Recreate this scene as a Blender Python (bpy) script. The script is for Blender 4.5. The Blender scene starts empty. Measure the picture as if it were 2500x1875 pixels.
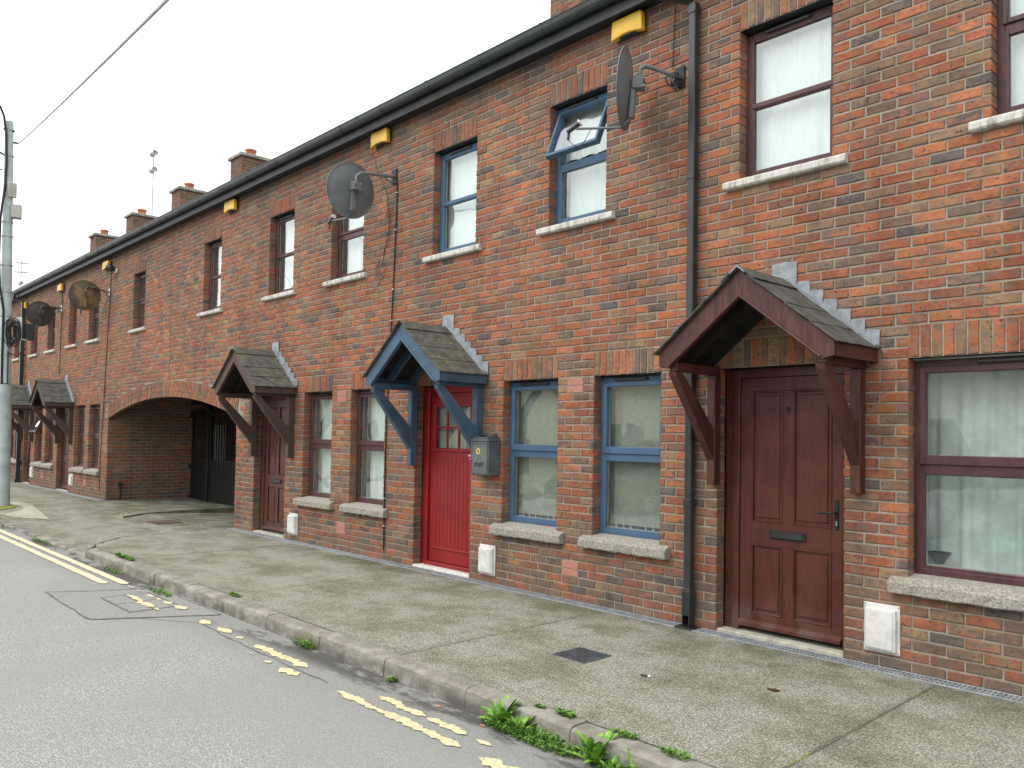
import bpy, math, random
from mathutils import Vector, Matrix
R = math.radians
random.seed(7)
S = bpy.context.scene
COL = S.collection

# ------------------------------------------------------------ camera
YAW, PITCH, ROLL = 0.766176723, 0.0317948271, 0.0134014413
fw = Vector((-math.sin(YAW)*math.cos(PITCH), math.cos(YAW)*math.cos(PITCH), math.sin(PITCH)))
rt = fw.cross(Vector((0, 0, 1))).normalized(); up = rt.cross(fw)
r2 = math.cos(ROLL)*rt + math.sin(ROLL)*up; u2 = -math.sin(ROLL)*rt + math.cos(ROLL)*up
cd = bpy.data.cameras.new('camera'); cam = bpy.data.objects.new('camera', cd); COL.objects.link(cam)
cam.matrix_world = Matrix(((r2.x, u2.x, -fw.x, 0), (r2.y, u2.y, -fw.y, -5.35827574), (r2.z, u2.z, -fw.z, 1.53960825), (0, 0, 0, 1)))
cd.sensor_width = 36; cd.lens = 1981.7957/2500*36
cd.shift_x = -200.385853/2500; cd.shift_y = 63.0602746/2500
cd.clip_start = 0.05; cd.clip_end = 1500
S.camera = cam
S.render.resolution_x, S.render.resolution_y = 1024, 768
# ------------------------------------------------------------ light
W = bpy.data.worlds.new('World'); S.world = W; W.use_nodes = True
nt = W.node_tree; nt.nodes.clear()
sky = nt.nodes.new('ShaderNodeTexSky'); sky.sky_type = 'NISHITA'; sky.sun_disc = False
sky.sun_elevation = R(52); sky.sun_rotation = R(200); sky.air_density = 2.0; sky.dust_density = 6.0; sky.altitude = 0
hs = nt.nodes.new('ShaderNodeHueSaturation'); hs.inputs['Saturation'].default_value = 0.10
mx = nt.nodes.new('ShaderNodeMix'); mx.data_type = 'RGBA'; mx.inputs[0].default_value = 0.65
mx.inputs[7].default_value = (10.3, 10.5, 10.5, 1)
bg = nt.nodes.new('ShaderNodeBackground'); bg.inputs[1].default_value = 0.12
wo = nt.nodes.new('ShaderNodeOutputWorld')
nt.links.new(sky.outputs[0], hs.inputs['Color']); nt.links.new(hs.outputs[0], mx.inputs[6])
nt.links.new(mx.outputs[2], bg.inputs[0]); nt.links.new(bg.outputs[0], wo.inputs[0])
sl = bpy.data.lights.new('sun', 'SUN'); sl.energy = 0.6; sl.angle = R(40); sl.color = (1, 0.97, 0.93)
sun = bpy.data.objects.new('sun', sl); COL.objects.link(sun)
sun.rotation_euler = (R(38), 0, R(-20))
S.view_settings.view_transform = 'Standard'; S.view_settings.look = 'None'
S.view_settings.exposure = 0.78; S.view_settings.gamma = 1
S.render.engine = 'CYCLES'
S.cycles.max_bounces = 8; S.cycles.transparent_max_bounces = 16

# ------------------------------------------------------------ materials
class N:
    def __init__(s, name, rough=0.8, spec=0.3, metal=0):
        s.m = bpy.data.materials.new(name); s.m.use_nodes = True
        s.t = s.m.node_tree; s.b = s.t.nodes['Principled BSDF']
        s.b.inputs['Roughness'].default_value = rough; s.b.inputs['Specular IOR Level'].default_value = spec
        s.b.inputs['Metallic'].default_value = metal
        g = s.t.nodes.new('ShaderNodeNewGeometry'); s.pos = g.outputs['Position']
    def n(s, t, **k):
        x = s.t.nodes.new(t)
        for a, v in k.items(): setattr(x, a, v)
        return x
    def L(s, a, b): s.t.links.new(a, b)
    def scale(s, v, src=None):
        m = s.n('ShaderNodeVectorMath', operation='MULTIPLY'); s.L(src or s.pos, m.inputs[0]); m.inputs[1].default_value = v
        return m.outputs[0]
    def noise(s, sc, det=3, rough=.55, vec=None, w=None, dist=0):
        x = s.n('ShaderNodeTexNoise')
        if w is not None: x.noise_dimensions = '4D'; s.L(w, x.inputs['W'])
        s.L(vec or s.pos, x.inputs['Vector']); x.inputs['Scale'].default_value = sc
        x.inputs['Detail'].default_value = det; x.inputs['Roughness'].default_value = rough; x.inputs['Distortion'].default_value = dist
        return x.outputs['Fac']
    def ramp(s, f, a, b, lo=0., hi=1.):
        x = s.n('ShaderNodeMapRange'); x.interpolation_type = 'SMOOTHSTEP'; s.L(f, x.inputs[0])
        x.inputs[1].default_value = a; x.inputs[2].default_value = b; x.inputs[3].default_value = lo; x.inputs[4].default_value = hi
        return x.outputs[0]
    def math(s, op, a, b):
        x = s.n('ShaderNodeMath', operation=op)
        for i, v in enumerate((a, b)):
            if isinstance(v, (int, float)): x.inputs[i].default_value = v
            else: s.L(v, x.inputs[i])
        return x.outputs[0]
    def mix(s, f, a, b, mode='MIX'):
        x = s.n('ShaderNodeMix', data_type='RGBA', blend_type=mode)
        for i, v in ((0, f), (6, a), (7, b)):
            if isinstance(v, (int, float)): x.inputs[i].default_value = v
            elif isinstance(v, tuple): x.inputs[i].default_value = (*v, 1)
            else: s.L(v, x.inputs[i])
        return x.outputs[2]
    def sep(s):
        x = s.n('ShaderNodeSeparateXYZ'); s.L(s.pos, x.inputs[0]); return x.outputs
    def col(s, c):
        if isinstance(c, tuple): s.b.inputs['Base Color'].default_value = (*c, 1)
        else: s.L(c, s.b.inputs['Base Color'])
        return s
    def bump(s, h, st=.3, d=.01):
        x = s.n('ShaderNodeBump'); x.inputs['Strength'].default_value = st; x.inputs['Distance'].default_value = d
        s.L(h, x.inputs['Height']); s.L(x.outputs[0], s.b.inputs['Normal']); return s

def m_simple(name, c, rough=.7, spec=.3, var=.25, sc=8, bump=0, bsc=60, metal=0):
    a = N(name, rough, spec, metal)
    f = a.noise(sc, 5, .6); dark = tuple(x*(1-var) for x in c); light = tuple(min(1, x*(1+var)) for x in c)
    a.col(a.mix(a.ramp(f, .35, .65), dark, light))
    if bump: a.bump(a.noise(bsc, 4), bump, .005)
    return a.m

M = {}
# bricks: the colour of each brick is its own attribute, the burnt patches come from noise
a = N('brick', .9, .2)
at = a.n('ShaderNodeAttribute', attribute_name='Col'); rn = a.n('ShaderNodeAttribute', attribute_name='rnd')
w = a.math('MULTIPLY', rn.outputs['Fac'], 40.)
c = a.mix(a.ramp(a.noise(38, 4, .6, w=w), .3, .72), at.outputs['Color'], (.72, .68, .68), 'MULTIPLY')
hv = a.scale((.55, 1, 1.3))
sec = a.mix(a.ramp(rn.outputs['Fac'], .25, .45), (.165, .128, .105), (.255, .155, .092))
sec = a.mix(a.ramp(rn.outputs['Fac'], .62, .72), sec, (.385, .135, .060))
c = a.mix(a.ramp(a.noise(13, 4, .65, vec=hv, w=w), .47, .60, 0, .80), c, sec)
c = a.mix(a.ramp(a.noise(17, 3, .6, vec=hv, w=a.math('ADD', w, 7.)), .54, .66, 0, .70), c, (.132, .106, .098))
c = a.mix(a.ramp(a.noise(40, 2, .5, w=w), .62, .70, 0, .8), c, (.045, .042, .050))
c = a.mix(a.ramp(a.noise(13, 4, .6, w=w), .60, .74, 0, .40), c, (.36, .235, .125))
c = a.mix(a.ramp(a.noise(75, 2, .5), .70, .78, 0, .40), c, (.55, .46, .38))
z = a.sep()[2]
grime = a.math('MULTIPLY', a.ramp(z, 0., .55, .55, 0.), a.ramp(a.noise(3, 4), .3, .7))
c = a.mix(grime, c, (.15, .115, .085))
eaves_tone = a.math('MULTIPLY', a.ramp(z, 4.3, 5.25, 0., .45), a.ramp(a.noise(2.2, 4), .25, .7))  # brick darkens towards the eaves, broken up by noise
c = a.mix(eaves_tone, c, (.13, .10, .085))
c = a.mix(a.ramp(a.noise(.7, 5, .6), .3, .7), c, a.mix(1., c, (.74, .76, .80), 'MULTIPLY'))
c = a.mix(a.ramp(a.noise(1.6, 5, .65, vec=a.scale((2.2, 2.2, .35))), .48, .72, 0, .55), c, a.mix(1., c, (.55, .55, .56), 'MULTIPLY'))
c = a.mix(a.ramp(a.noise(2.4, 6, .7), .60, .74, 0, .28), c, (.42, .36, .30))
hsn = a.n('ShaderNodeHueSaturation'); hsn.inputs['Saturation'].default_value = .95; hsn.inputs['Value'].default_value = 1.06; a.L(c, hsn.inputs['Color']); c = hsn.outputs[0]
a.col(c)
a.bump(a.math('ADD', a.noise(140, 3), a.math('MULTIPLY', a.noise(35, 3), 1.5)), .55, .004)
M['brick'] = a.m
a = N('mortar', .95, .1)
c = a.mix(a.ramp(a.noise(6, 4), .3, .7), (.250, .220, .178), (.375, .338, .275))
c = a.mix(a.ramp(a.noise(90, 2), .35, .7, 0, .5), c, (.205, .18, .148))
a.col(c); a.bump(a.noise(160, 3), .6, .004); M['mortar'] = a.m
# concrete pavement: brushed, speckled, dirty towards the wall
a = N('pavement_concrete', .92, .2); p = a.sep()
sp = a.noise(95, 4, .8, vec=a.scale((.7, 1.0, 1)))
sp2 = a.noise(38, 5, .75, vec=a.scale((.6, 1, 1)))
c = a.mix(a.ramp(sp, .42, .60), (.125, .123, .102), (.585, .575, .49))
c = a.mix(a.ramp(sp2, .40, .62, .0, .6), c, (.165, .164, .132))
c = a.mix(a.ramp(a.noise(1.3, 6, .68, vec=a.scale((1, 1.6, 1))), .40, .66, 0., 1.), c, a.mix(1., c, (.62, .625, .54), 'MULTIPLY'))
c = a.mix(a.ramp(a.noise(6, 5, .7), .45, .68, 0., .7), c, a.mix(1., c, (.68, .68, .64), 'MULTIPLY'))
alg = a.math('MULTIPLY', a.ramp(p[1], -.75, -.05, 0., .75), a.ramp(a.noise(2.2, 5, .65), .33, .62))
c = a.mix(alg, c, a.mix(1., c, (.34, .355, .24), 'MULTIPLY'))
alg2 = a.ramp(a.noise(.55, 4, .65), .56, .72, 0, .4)
c = a.mix(alg2, c, (.195, .195, .125))
c = a.mix(a.ramp(a.noise(14, 2, .5), .70, .74, 0, .5), c, (.10, .095, .08))
a.col(c); a.bump(a.math('ADD', sp, a.noise(30, 4)), .5, .005); M['pave'] = a.m
a = N('worn_asphalt', .9, .25)
sp = a.noise(120, 3, .85, vec=a.scale((.75, 1, 1)))
sp2 = a.noise(50, 4, .8, vec=a.scale((.45, 1, 1)))
c = a.mix(a.ramp(sp, .38, .62), (.145, .147, .142), (.53, .535, .515))
c = a.mix(a.ramp(sp2, .42, .60, 0, .5), c, (.185, .189, .186))
c = a.mix(a.ramp(a.noise(.8, 5, .65), .38, .62, 0, .6), c, (.27, .272, .26))
p = a.sep()
edge = a.math('MULTIPLY', a.ramp(p[1], -2.98, -2.62, 0, .8), a.ramp(a.noise(3, 4), .2, .5, .6, 1))
c = a.mix(edge, c, (.30, .30, .285))
c = a.mix(a.math('MULTIPLY', edge, a.ramp(a.noise(90, 3, .7), .42, .62)), c, (.20, .198, .185))
gut = a.math('MULTIPLY', a.ramp(p[1], -2.60, -2.42, 0, 1), a.ramp(a.noise(2.4, 5, .68, vec=a.scale((.5, 1.5, 1))), .46, .55, .08, .92))
c = a.mix(gut, c, (.075, .072, .062))
a.col(c); a.bump(a.math('ADD', sp, sp2), .6, .005); M['road'] = a.m
a = N('smooth_patch', .85, .25)
c = a.mix(a.ramp(a.noise(60, 3, .7), .35, .65), (.20, .20, .19), (.33, .325, .305)); a.col(c); a.bump(a.noise(80), .3, .003); M['patch'] = a.m
a = N('kerb_concrete', .9, .2)
c = a.mix(a.ramp(a.noise(5, 5, .65, vec=a.scale((1, 1, 3))), .30, .72), (.21, .195, .165), (.38, .36, .315))
c = a.mix(a.ramp(a.noise(50, 3), .55, .7, 0, .5), c, (.12, .11, .095)); kz = a.math('MULTIPLY', a.ramp(a.sep()[2], -.10, -.02, .9, .25), a.ramp(a.noise(4, 5, .7), .38, .62))
c = a.mix(kz, c, (.12, .108, .09))
a.col(c); a.bump(a.noise(60, 4), .5, .005); M['kerb'] = a.m
a = N('worn_yellow_paint', .8, .2)
c = a.mix(a.ramp(a.noise(40, 4, .7), .42, .66), (.70, .62, .36), (.44, .41, .30)); a.col(c); a.bump(a.noise(80), .4, .004); M['yellow'] = a.m
a = N('cream_paint', .8, .2)
c = a.mix(a.ramp(a.noise(30, 4, .7), .5, .72), (.66, .60, .42), (.42, .40, .32)); a.col(c); M['cream_line'] = a.m
a = N('cast_concrete_sill', .92, .2)
c = a.mix(a.ramp(a.noise(60, 4, .75), .38, .64), (.215, .195, .170), (.43, .41, .355))
c = a.mix(a.ramp(a.noise(4, 4, .6), .60, .75, 0, .4), c, (.27, .165, .125))
c = a.mix(a.ramp(a.noise(110, 2), .62, .70, 0, .65), c, (.60, .58, .52)); a.col(c); a.bump(a.noise(70, 3, .7), .9, .012); M['sill'] = a.m
a = N('smooth_sill', .9, .2)
c = a.mix(a.ramp(a.noise(12, 5, .7, vec=a.scale((1.5, 1, .5))), .40, .72), (.58, .57, .52), (.24, .215, .19)); a.col(c); a.bump(a.noise(90), .4, .005); M['sill_up'] = a.m
def wood(name, c, hi, rough=.45, spec=.4):
    a = N(name, rough, spec)
    f = a.noise(9, 6, .65, vec=a.scale((2.5, 2.5, .35)), dist=1.2)
    cc = a.mix(a.ramp(f, .32, .70), c, hi); z_ = a.sep()[2]
    cc = a.mix(a.math('MULTIPLY', a.ramp(z_, .0, .45, .5, .0), a.ramp(a.noise(6, 4), .35, .65)), cc, (.13, .10, .08))
    cc = a.mix(a.ramp(a.noise(1.8, 4, .6), .45, .7, 0, .35), cc, tuple(min(1, x*1.5+.012) for x in hi))
    a.col(cc); a.bump(a.noise(60, 3, vec=a.scale((3, 3, .4))), .2, .003); return a.m
M['maroon'] = wood('maroon_stain', (.050, .019, .021), (.082, .033, .034))
M['canopy_brown'] = wood('canopy_stain', (.036, .011, .010), (.095, .031, .022), .5)
M['canopy_faded'] = wood('faded_stain', (.055, .034, .026), (.090, .058, .045), .6)
M['door_brown'] = wood('door_stain', (.052, .014, .011), (.092, .024, .018), .35)
M['blue'] = m_simple('blue_frame_paint', (.056, .110, .185), .45, .4, .10, 5)
M['blue_canopy'] = m_simple('blue_canopy_paint', (.054, .100, .158), .5, .35, .18, 5)
M['red'] = m_simple('red_door_paint', (.235, .010, .013), .38, .45, .10, 3)
M['black_pl'] = m_simple('black_plastic', (.026, .028, .031), .35, .5, .2, 4)
M['black_iron'] = m_simple('black_iron', (.012, .012, .013), .55, .4, .25, 12)
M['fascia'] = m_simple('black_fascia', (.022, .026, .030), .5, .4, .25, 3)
M['gutter'] = m_simple('gutter_plastic', (.028, .036, .040), .35, .5, .2, 3)
M['white_pl'] = m_simple('white_box_plastic', (.62, .62, .60), .5, .4, .12, 9)
M['terra'] = m_simple('terracotta', (.46, .17, .10), .85, .2, .2, 8)
M['airbrick'] = m_simple('airbrick_clay', (.50, .24, .19), .85, .2, .15, 40)
M['lead'] = m_simple('lead_sheet', (.25, .27, .295), .5, .4, .22, 14, .25, 25)
a = N('slate', .75, .3); c = a.mix(a.ramp(a.noise(11, 5), .3, .7), (.056, .056, .052), (.120, .120, .108))
c = a.mix(a.ramp(a.noise(7, 4, .6), .5, .75, 0, .5), c, (.090, .098, .055)); a.col(c); a.bump(a.noise(50, 4), .3, .004); M['slate_clean'] = a.m
a = N('mossy_slate', .8, .3); c = a.mix(a.ramp(a.noise(11, 5), .3, .7), (.062, .060, .050), (.125, .122, .104))
c = a.mix(a.ramp(a.noise(6, 4, .6), .5, .72, 0, .6), c, (.115, .115, .050))
c = a.mix(a.ramp(a.noise(26, 5, .75), .60, .66, 0, .9), c, (.37, .33, .075)); a.col(c); a.bump(a.noise(50, 4), .4, .004); M['slate_moss'] = a.m
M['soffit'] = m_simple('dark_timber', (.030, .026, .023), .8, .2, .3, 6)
M['alarm'] = m_simple('alarm_yellow', (.66, .40, .035), .4, .45, .08, 4)
M['cap'] = m_simple('chimney_cap', (.30, .29, .26), .9, .2, .3, 6)
M['dish'] = m_simple('dish_grey', (.15, .162, .172), .45, .4, .15, 4)
a = N('rusty_dish', .6, .35); c = a.mix(a.ramp(a.noise(3.2, 4, .6), .42, .62), (.075, .062, .055), (.24, .165, .075)); a.col(c); M['dish_rust'] = a.m
M['dish_brown'] = m_simple('brown_dish', (.062, .050, .046), .5, .4, .2, 4)
M['steel'] = m_simple('galvanised_steel', (.33, .35, .36), .45, .5, .2, 20, metal=.3)
M['pole'] = m_simple('pole_paint', (.36, .42, .42), .6, .3, .15, 3)
M['cable'] = m_simple('black_cable', (.018, .016, .016), .5, .3, .1)
M['cable_red'] = m_simple('brown_cable', (.060, .030, .026), .5, .3, .1)
M['wire'] = m_simple('overhead_wire_sheath', (.55, .48, .55), .5, .3, .1)
M['grey_box'] = m_simple('grey_casing', (.42, .42, .38), .5, .3, .12)
M['post'] = m_simple('grey_cast_metal', (.085, .098, .105), .42, .5, .15, 8)
M['post_in'] = m_simple('grey_cast_panel', (.115, .130, .138), .5, .4, .1, 8)
M['black_ink'] = m_simple('black_lettering', (.012, .012, .013), .5, .4, .1)
M['petal'] = m_simple('petal_yellow', (.72, .55, .16), .5, .4, .15, 90)
M['leafpaint'] = m_simple('leaf_green_paint', (.03, .25, .12), .5, .4, .1)
M['grate'] = m_simple('drain_grate', (.27, .29, .31), .5, .5, .2, 12, metal=.2)
M['iron_cover'] = m_simple('cast_iron_cover', (.085, .09, .10), .6, .4, .25, 30, .4, 60)
M['rust_cover'] = m_simple('rusted_cover', (.105, .068, .052), .8, .3, .3, 20)
M['thresh'] = m_simple('threshold_stone', (.40, .385, .32), .9, .2, .2, 12, .4, 60)
M['thresh_w'] = m_simple('threshold_painted', (.62, .61, .57), .8, .2, .15, 20)
M['net'] = None
M['crack'] = m_simple('dirt_filled_crack', (.125, .125, .115), .95, .1, .3, 20)
a = N('net_curtain', .95, .0); a.col(a.mix(a.ramp(a.noise(12, 4, .6, vec=a.scale((3, 3, .5))), .3, .7), (.80, .83, .81), (.90, .92, .90)))
a.b.inputs['Transmission Weight'].default_value = 0
M['net'] = a.m
M['net_grey'] = m_simple('thin_grey_curtain', (.70, .74, .71), .95, 0, .12, 7)
M['blind'] = m_simple('vertical_blind_fabric', (.42, .42, .35), .9, .1, .08, 20)
M['lining'] = m_simple('room_wall', (.42, .40, .36), .9, .1, .1)
M['room_dark'] = m_simple('dark_room', (.10, .09, .08), .9, .1, .1)
M['cream_render'] = m_simple('cream_render', (.62, .58, .46), .9, .1, .08)
M['roof_far'] = m_simple('far_roof_slate', (.10, .105, .115), .8, .2, .2, 3)
M['ground'] = m_simple('ground_earth', (.16, .16, .13), .95, .1, .2, 1)
M['leaf'] = None
def leafm(name, a1, b1):
    a = N(name, .55, .35); a.col(a.mix(a.ramp(a.noise(22, 3), .35, .65), a1, b1))
    a.b.inputs['Subsurface Weight'].default_value = 0
    return a.m
M['leaf'] = leafm('weed_leaf', (.11, .26, .030), (.25, .46, .075))
M['leaf2'] = leafm('chickweed_leaf', (.075, .17, .025), (.17, .32, .05))
M['moss'] = m_simple('moss_green', (.19, .21, .05), .95, .1, .4, 30, .5, 60)
M['ceramic'] = m_simple('dark_green_ceramic', (.03, .045, .04), .3, .5, .2)
M['cord'] = m_simple('white_bead_chain', (.72, .74, .70), .5, .3, .05)
M['leafdark'] = m_simple('dark_green_cable', (.012, .055, .035), .5, .4, .1)
M['paper'] = m_simple('litter_paper', (.6, .58, .55), .8, .2, .2, 60)
M['butt'] = m_simple('cigarette_filter', (.50, .25, .10), .8, .2, .2, 60)
M['deadleaf'] = m_simple('dead_leaf', (.075, .045, .025), .9, .1, .3, 60)
# window glass: a clear pane whose reflection grows with the angle
gm = bpy.data.materials.new('window_glass'); gm.use_nodes = True; t = gm.node_tree; t.nodes.clear()
o = t.nodes.new('ShaderNodeOutputMaterial'); mxs = t.nodes.new('ShaderNodeMixShader')
tr = t.nodes.new('ShaderNodeBsdfTransparent'); tr.inputs[0].default_value = (.90, .94, .93, 1)
gl = t.nodes.new('ShaderNodeBsdfGlossy'); gl.inputs['Roughness'].default_value = .015; gl.inputs['Color'].default_value = (.95, .98, 1, 1)
fr = t.nodes.new('ShaderNodeFresnel'); fr.inputs[0].default_value = 1.55
mu = t.nodes.new('ShaderNodeMath'); mu.operation = 'MULTIPLY_ADD'; mu.inputs[1].default_value = 2.3; mu.inputs[2].default_value = .06; mu.use_clamp = True
nz = t.nodes.new('ShaderNodeTexNoise'); nz.inputs['Scale'].default_value = 2.2; nz.inputs['Detail'].default_value = 1
bp = t.nodes.new('ShaderNodeBump'); bp.inputs['Strength'].default_value = .35; bp.inputs['Distance'].default_value = .02
gg = t.nodes.new('ShaderNodeNewGeometry'); t.links.new(gg.outputs['Position'], nz.inputs['Vector'])
t.links.new(nz.outputs['Fac'], bp.inputs['Height']); t.links.new(bp.outputs[0], gl.inputs['Normal'])
bk = t.nodes.new('ShaderNodeMath'); bk.operation = 'SUBTRACT'; bk.inputs[0].default_value = 1; t.links.new(gg.outputs['Backfacing'], bk.inputs[1])
m2 = t.nodes.new('ShaderNodeMath'); m2.operation = 'MULTIPLY'; t.links.new(fr.outputs[0], mu.inputs[0])
t.links.new(mu.outputs[0], m2.inputs[0]); t.links.new(bk.outputs[0], m2.inputs[1]); t.links.new(m2.outputs[0], mxs.inputs[0])
t.links.new(tr.outputs[0], mxs.inputs[1]); t.links.new(gl.outputs[0], mxs.inputs[2]); t.links.new(mxs.outputs[0], o.inputs[0])
M['glass'] = gm

# ------------------------------------------------------------ mesh helpers
class MB:
    def __init__(s): s.v = []; s.f = []; s.m = []; s.sm = []; s.mats = []; s.col = []; s.rnd = []; s.cc = (1, 1, 1); s.rr = 0.
    def mi(s, mat):
        if mat not in s.mats: s.mats.append(mat)
        return s.mats.index(mat)
    def add(s, vs, fs, mat, smooth=False):
        b = len(s.v); s.v += [tuple(x) for x in vs]; k = s.mi(mat)
        s.col += [s.cc]*len(vs); s.rnd += [s.rr]*len(vs)
        for f in fs: s.f.append(tuple(b+i for i in f)); s.m.append(k); s.sm.append(smooth)
    def box(s, x0, x1, y0, y1, z0, z1, mat, bev=0, mtx=None):
        if x0 > x1: x0, x1 = x1, x0
        if y0 > y1: y0, y1 = y1, y0
        if z0 > z1: z0, z1 = z1, z0
        if bev:
            b = min(bev, (x1-x0)*.45, (y1-y0)*.45, (z1-z0)*.45)
            vs = []
            X = (x0, x1); Y = (y0, y1); Z = (z0, z1)
            for i in (0, 1):
                for j in (0, 1):
                    for k in (0, 1):
                        sx, sy, sz = (1-2*i)*b, (1-2*j)*b, (1-2*k)*b
                        vs += [(X[i], Y[j]+sy, Z[k]+sz), (X[i]+sx, Y[j], Z[k]+sz), (X[i]+sx, Y[j]+sy, Z[k])]
            I = lambda i, j, k, a: ((i*2+j)*2+k)*3+a
            fs = []
            for i in (0, 1):
                q = [I(i, 0, 0, 0), I(i, 1, 0, 0), I(i, 1, 1, 0), I(i, 0, 1, 0)]; fs.append(q if i else q[::-1])
                q = [I(0, i, 0, 1), I(1, i, 0, 1), I(1, i, 1, 1), I(0, i, 1, 1)]; fs.append(q[::-1] if i else q)
                q = [I(0, 0, i, 2), I(1, 0, i, 2), I(1, 1, i, 2), I(0, 1, i, 2)]; fs.append(q if i else q[::-1])
            for i in (0, 1):
                for j in (0, 1):
                    fs.append([I(i, j, 0, 0), I(i, j, 1, 0), I(i, j, 1, 1), I(i, j, 0, 1)])
                    fs.append([I(i, 0, j, 0), I(i, 1, j, 0), I(i, 1, j, 2), I(i, 0, j, 2)])
                    fs.append([I(0, i, j, 1), I(1, i, j, 1), I(1, i, j, 2), I(0, i, j, 2)])
                    for k in (0, 1): fs.append([I(i, j, k, 0), I(i, j, k, 1), I(i, j, k, 2)])
        else:
            vs = [(x, y, z) for x in (x0, x1) for y in (y0, y1) for z in (z0, z1)]
            fs = [(0, 1, 3, 2), (4, 6, 7, 5), (0, 4, 5, 1), (2, 3, 7, 6), (0, 2, 6, 4), (1, 5, 7, 3)]
        if mtx is not None: vs = [mtx @ Vector(q) for q in vs]
        s.add(vs, fs, mat)
    def tube(s, pts, r, mat, n=8, cap=True, smooth=True):
        pts = [Vector(p) for p in pts]; rs = r if isinstance(r, (list, tuple)) else [r]*len(pts)
        vs = []; ref = None
        for i, p in enumerate(pts):
            d = (pts[min(i+1, len(pts)-1)]-pts[max(i-1, 0)]).normalized()
            if ref is None: ref = Vector((0, 0, 1)) if abs(d.z) < .9 else Vector((1, 0, 0))
            a = d.cross(ref).normalized(); b = a.cross(d).normalized(); ref = b
            for k in range(n):
                t = 2*math.pi*k/n; vs.append(p+rs[i]*(math.cos(t)*a+math.sin(t)*b))
        fs = [(i*n+k, i*n+(k+1) % n, (i+1)*n+(k+1) % n, (i+1)*n+k) for i in range(len(pts)-1) for k in range(n)]
        s.add(vs, fs, mat, smooth)
        if cap:
            s.add(vs[:n], [tuple(range(n))[::-1]], mat); s.add(vs[-n:], [tuple(range(n))], mat)
    def prism(s, poly, d, mat, mtx=None):
        """poly: list of 3-D points in a plane, d: extrusion vector"""
        d = Vector(d); a = [Vector(p) for p in poly]; b = [p+d for p in a]; n = len(a)
        vs = a+b
        if mtx is not None: vs = [mtx @ q for q in vs]
        fs = [tuple(range(n))[::-1], tuple(range(n, 2*n))]+[(i, (i+1) % n, (i+1) % n+n, i+n) for i in range(n)]
        s.add(vs, fs, mat)
    def lathe(s, prof, mat, n=20, mtx=None, smooth=True):
        vs = []; fs = []
        for r, z in prof:
            for k in range(n): t = 2*math.pi*k/n; vs.append(Vector((r*math.cos(t), r*math.sin(t), z)))
        for i in range(len(prof)-1):
            for k in range(n): fs.append((i*n+k, i*n+(k+1) % n, (i+1)*n+(k+1) % n, (i+1)*n+k))
        if mtx is not None: vs = [mtx @ q for q in vs]
        s.add(vs, fs, mat, smooth)
    def build(s, name, parent=None, attrs=False, recalc=False):
        me = bpy.data.meshes.new(name); me.from_pydata(s.v, [], s.f); me.update()
        for m in s.mats: me.materials.append(m)
        me.polygons.foreach_set('material_index', s.m); me.polygons.foreach_set('use_smooth', s.sm)
        if attrs:
            me.attributes.new('Col', 'FLOAT_COLOR', 'POINT').data.foreach_set('color', [x for c in s.col for x in (*c, 1.)])
            me.attributes.new('rnd', 'FLOAT', 'POINT').data.foreach_set('value', s.rnd)
        if recalc:
            import bmesh
            bm = bmesh.new(); bm.from_mesh(me); bmesh.ops.recalc_face_normals(bm, faces=bm.faces); bm.to_mesh(me); bm.free()
        o = bpy.data.objects.new(name, me); COL.objects.link(o)
        if parent is not None:
            o.parent = parent; o.matrix_parent_inverse = parent_world(parent).inverted()
        return o
def parent_world(p):
    m = Matrix.Identity(4)
    while p is not None:
        m = p.matrix_parent_inverse @ m if False else m
        break
    return PW.get(p.name, Matrix.Identity(4)) if p is not None else m
PW = {}
def tag(o, label=None, cat=None, group=None, kind=None):
    if label: o['label'] = label
    if cat: o['category'] = cat
    if group: o['group'] = group
    if kind: o['kind'] = kind
    return o
def thing(name, loc, label, cat, group=None):
    o = bpy.data.objects.new(name, None); COL.objects.link(o); o.location = loc; o.empty_display_size = .2
    PW[o.name] = Matrix.Translation(Vector(loc)); return tag(o, label, cat, group)
def struct(mb, name, **k): return tag(mb.build(name, **k), kind='structure')

# ------------------------------------------------------------ measured layout
PC = .07453                     # course height
HG, HU = 28*PC, 64*PC           # heads of the ground-floor and upper openings
SG, SU = 7*PC, 47*PC            # undersides of the sills
BL = .225
ARCH = (-19.72, -13.04)
ARC_C = (sum(ARCH)/2, 2.155); ARC_SP = 1.765
h_ = (ARCH[1]-ARCH[0])/2; q_ = ARC_C[1]-ARC_SP; ARC_R = (h_*h_+q_*q_)/(2*q_)
def intr(x): dx = x-ARC_C[0]; return ARC_C[1]-ARC_R+math.sqrt(ARC_R**2-dx*dx)
RING = .30
def extr(x): dx = x-ARC_C[0]; return ARC_C[1]-ARC_R+math.sqrt((ARC_R+RING)**2-dx*dx)
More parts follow.
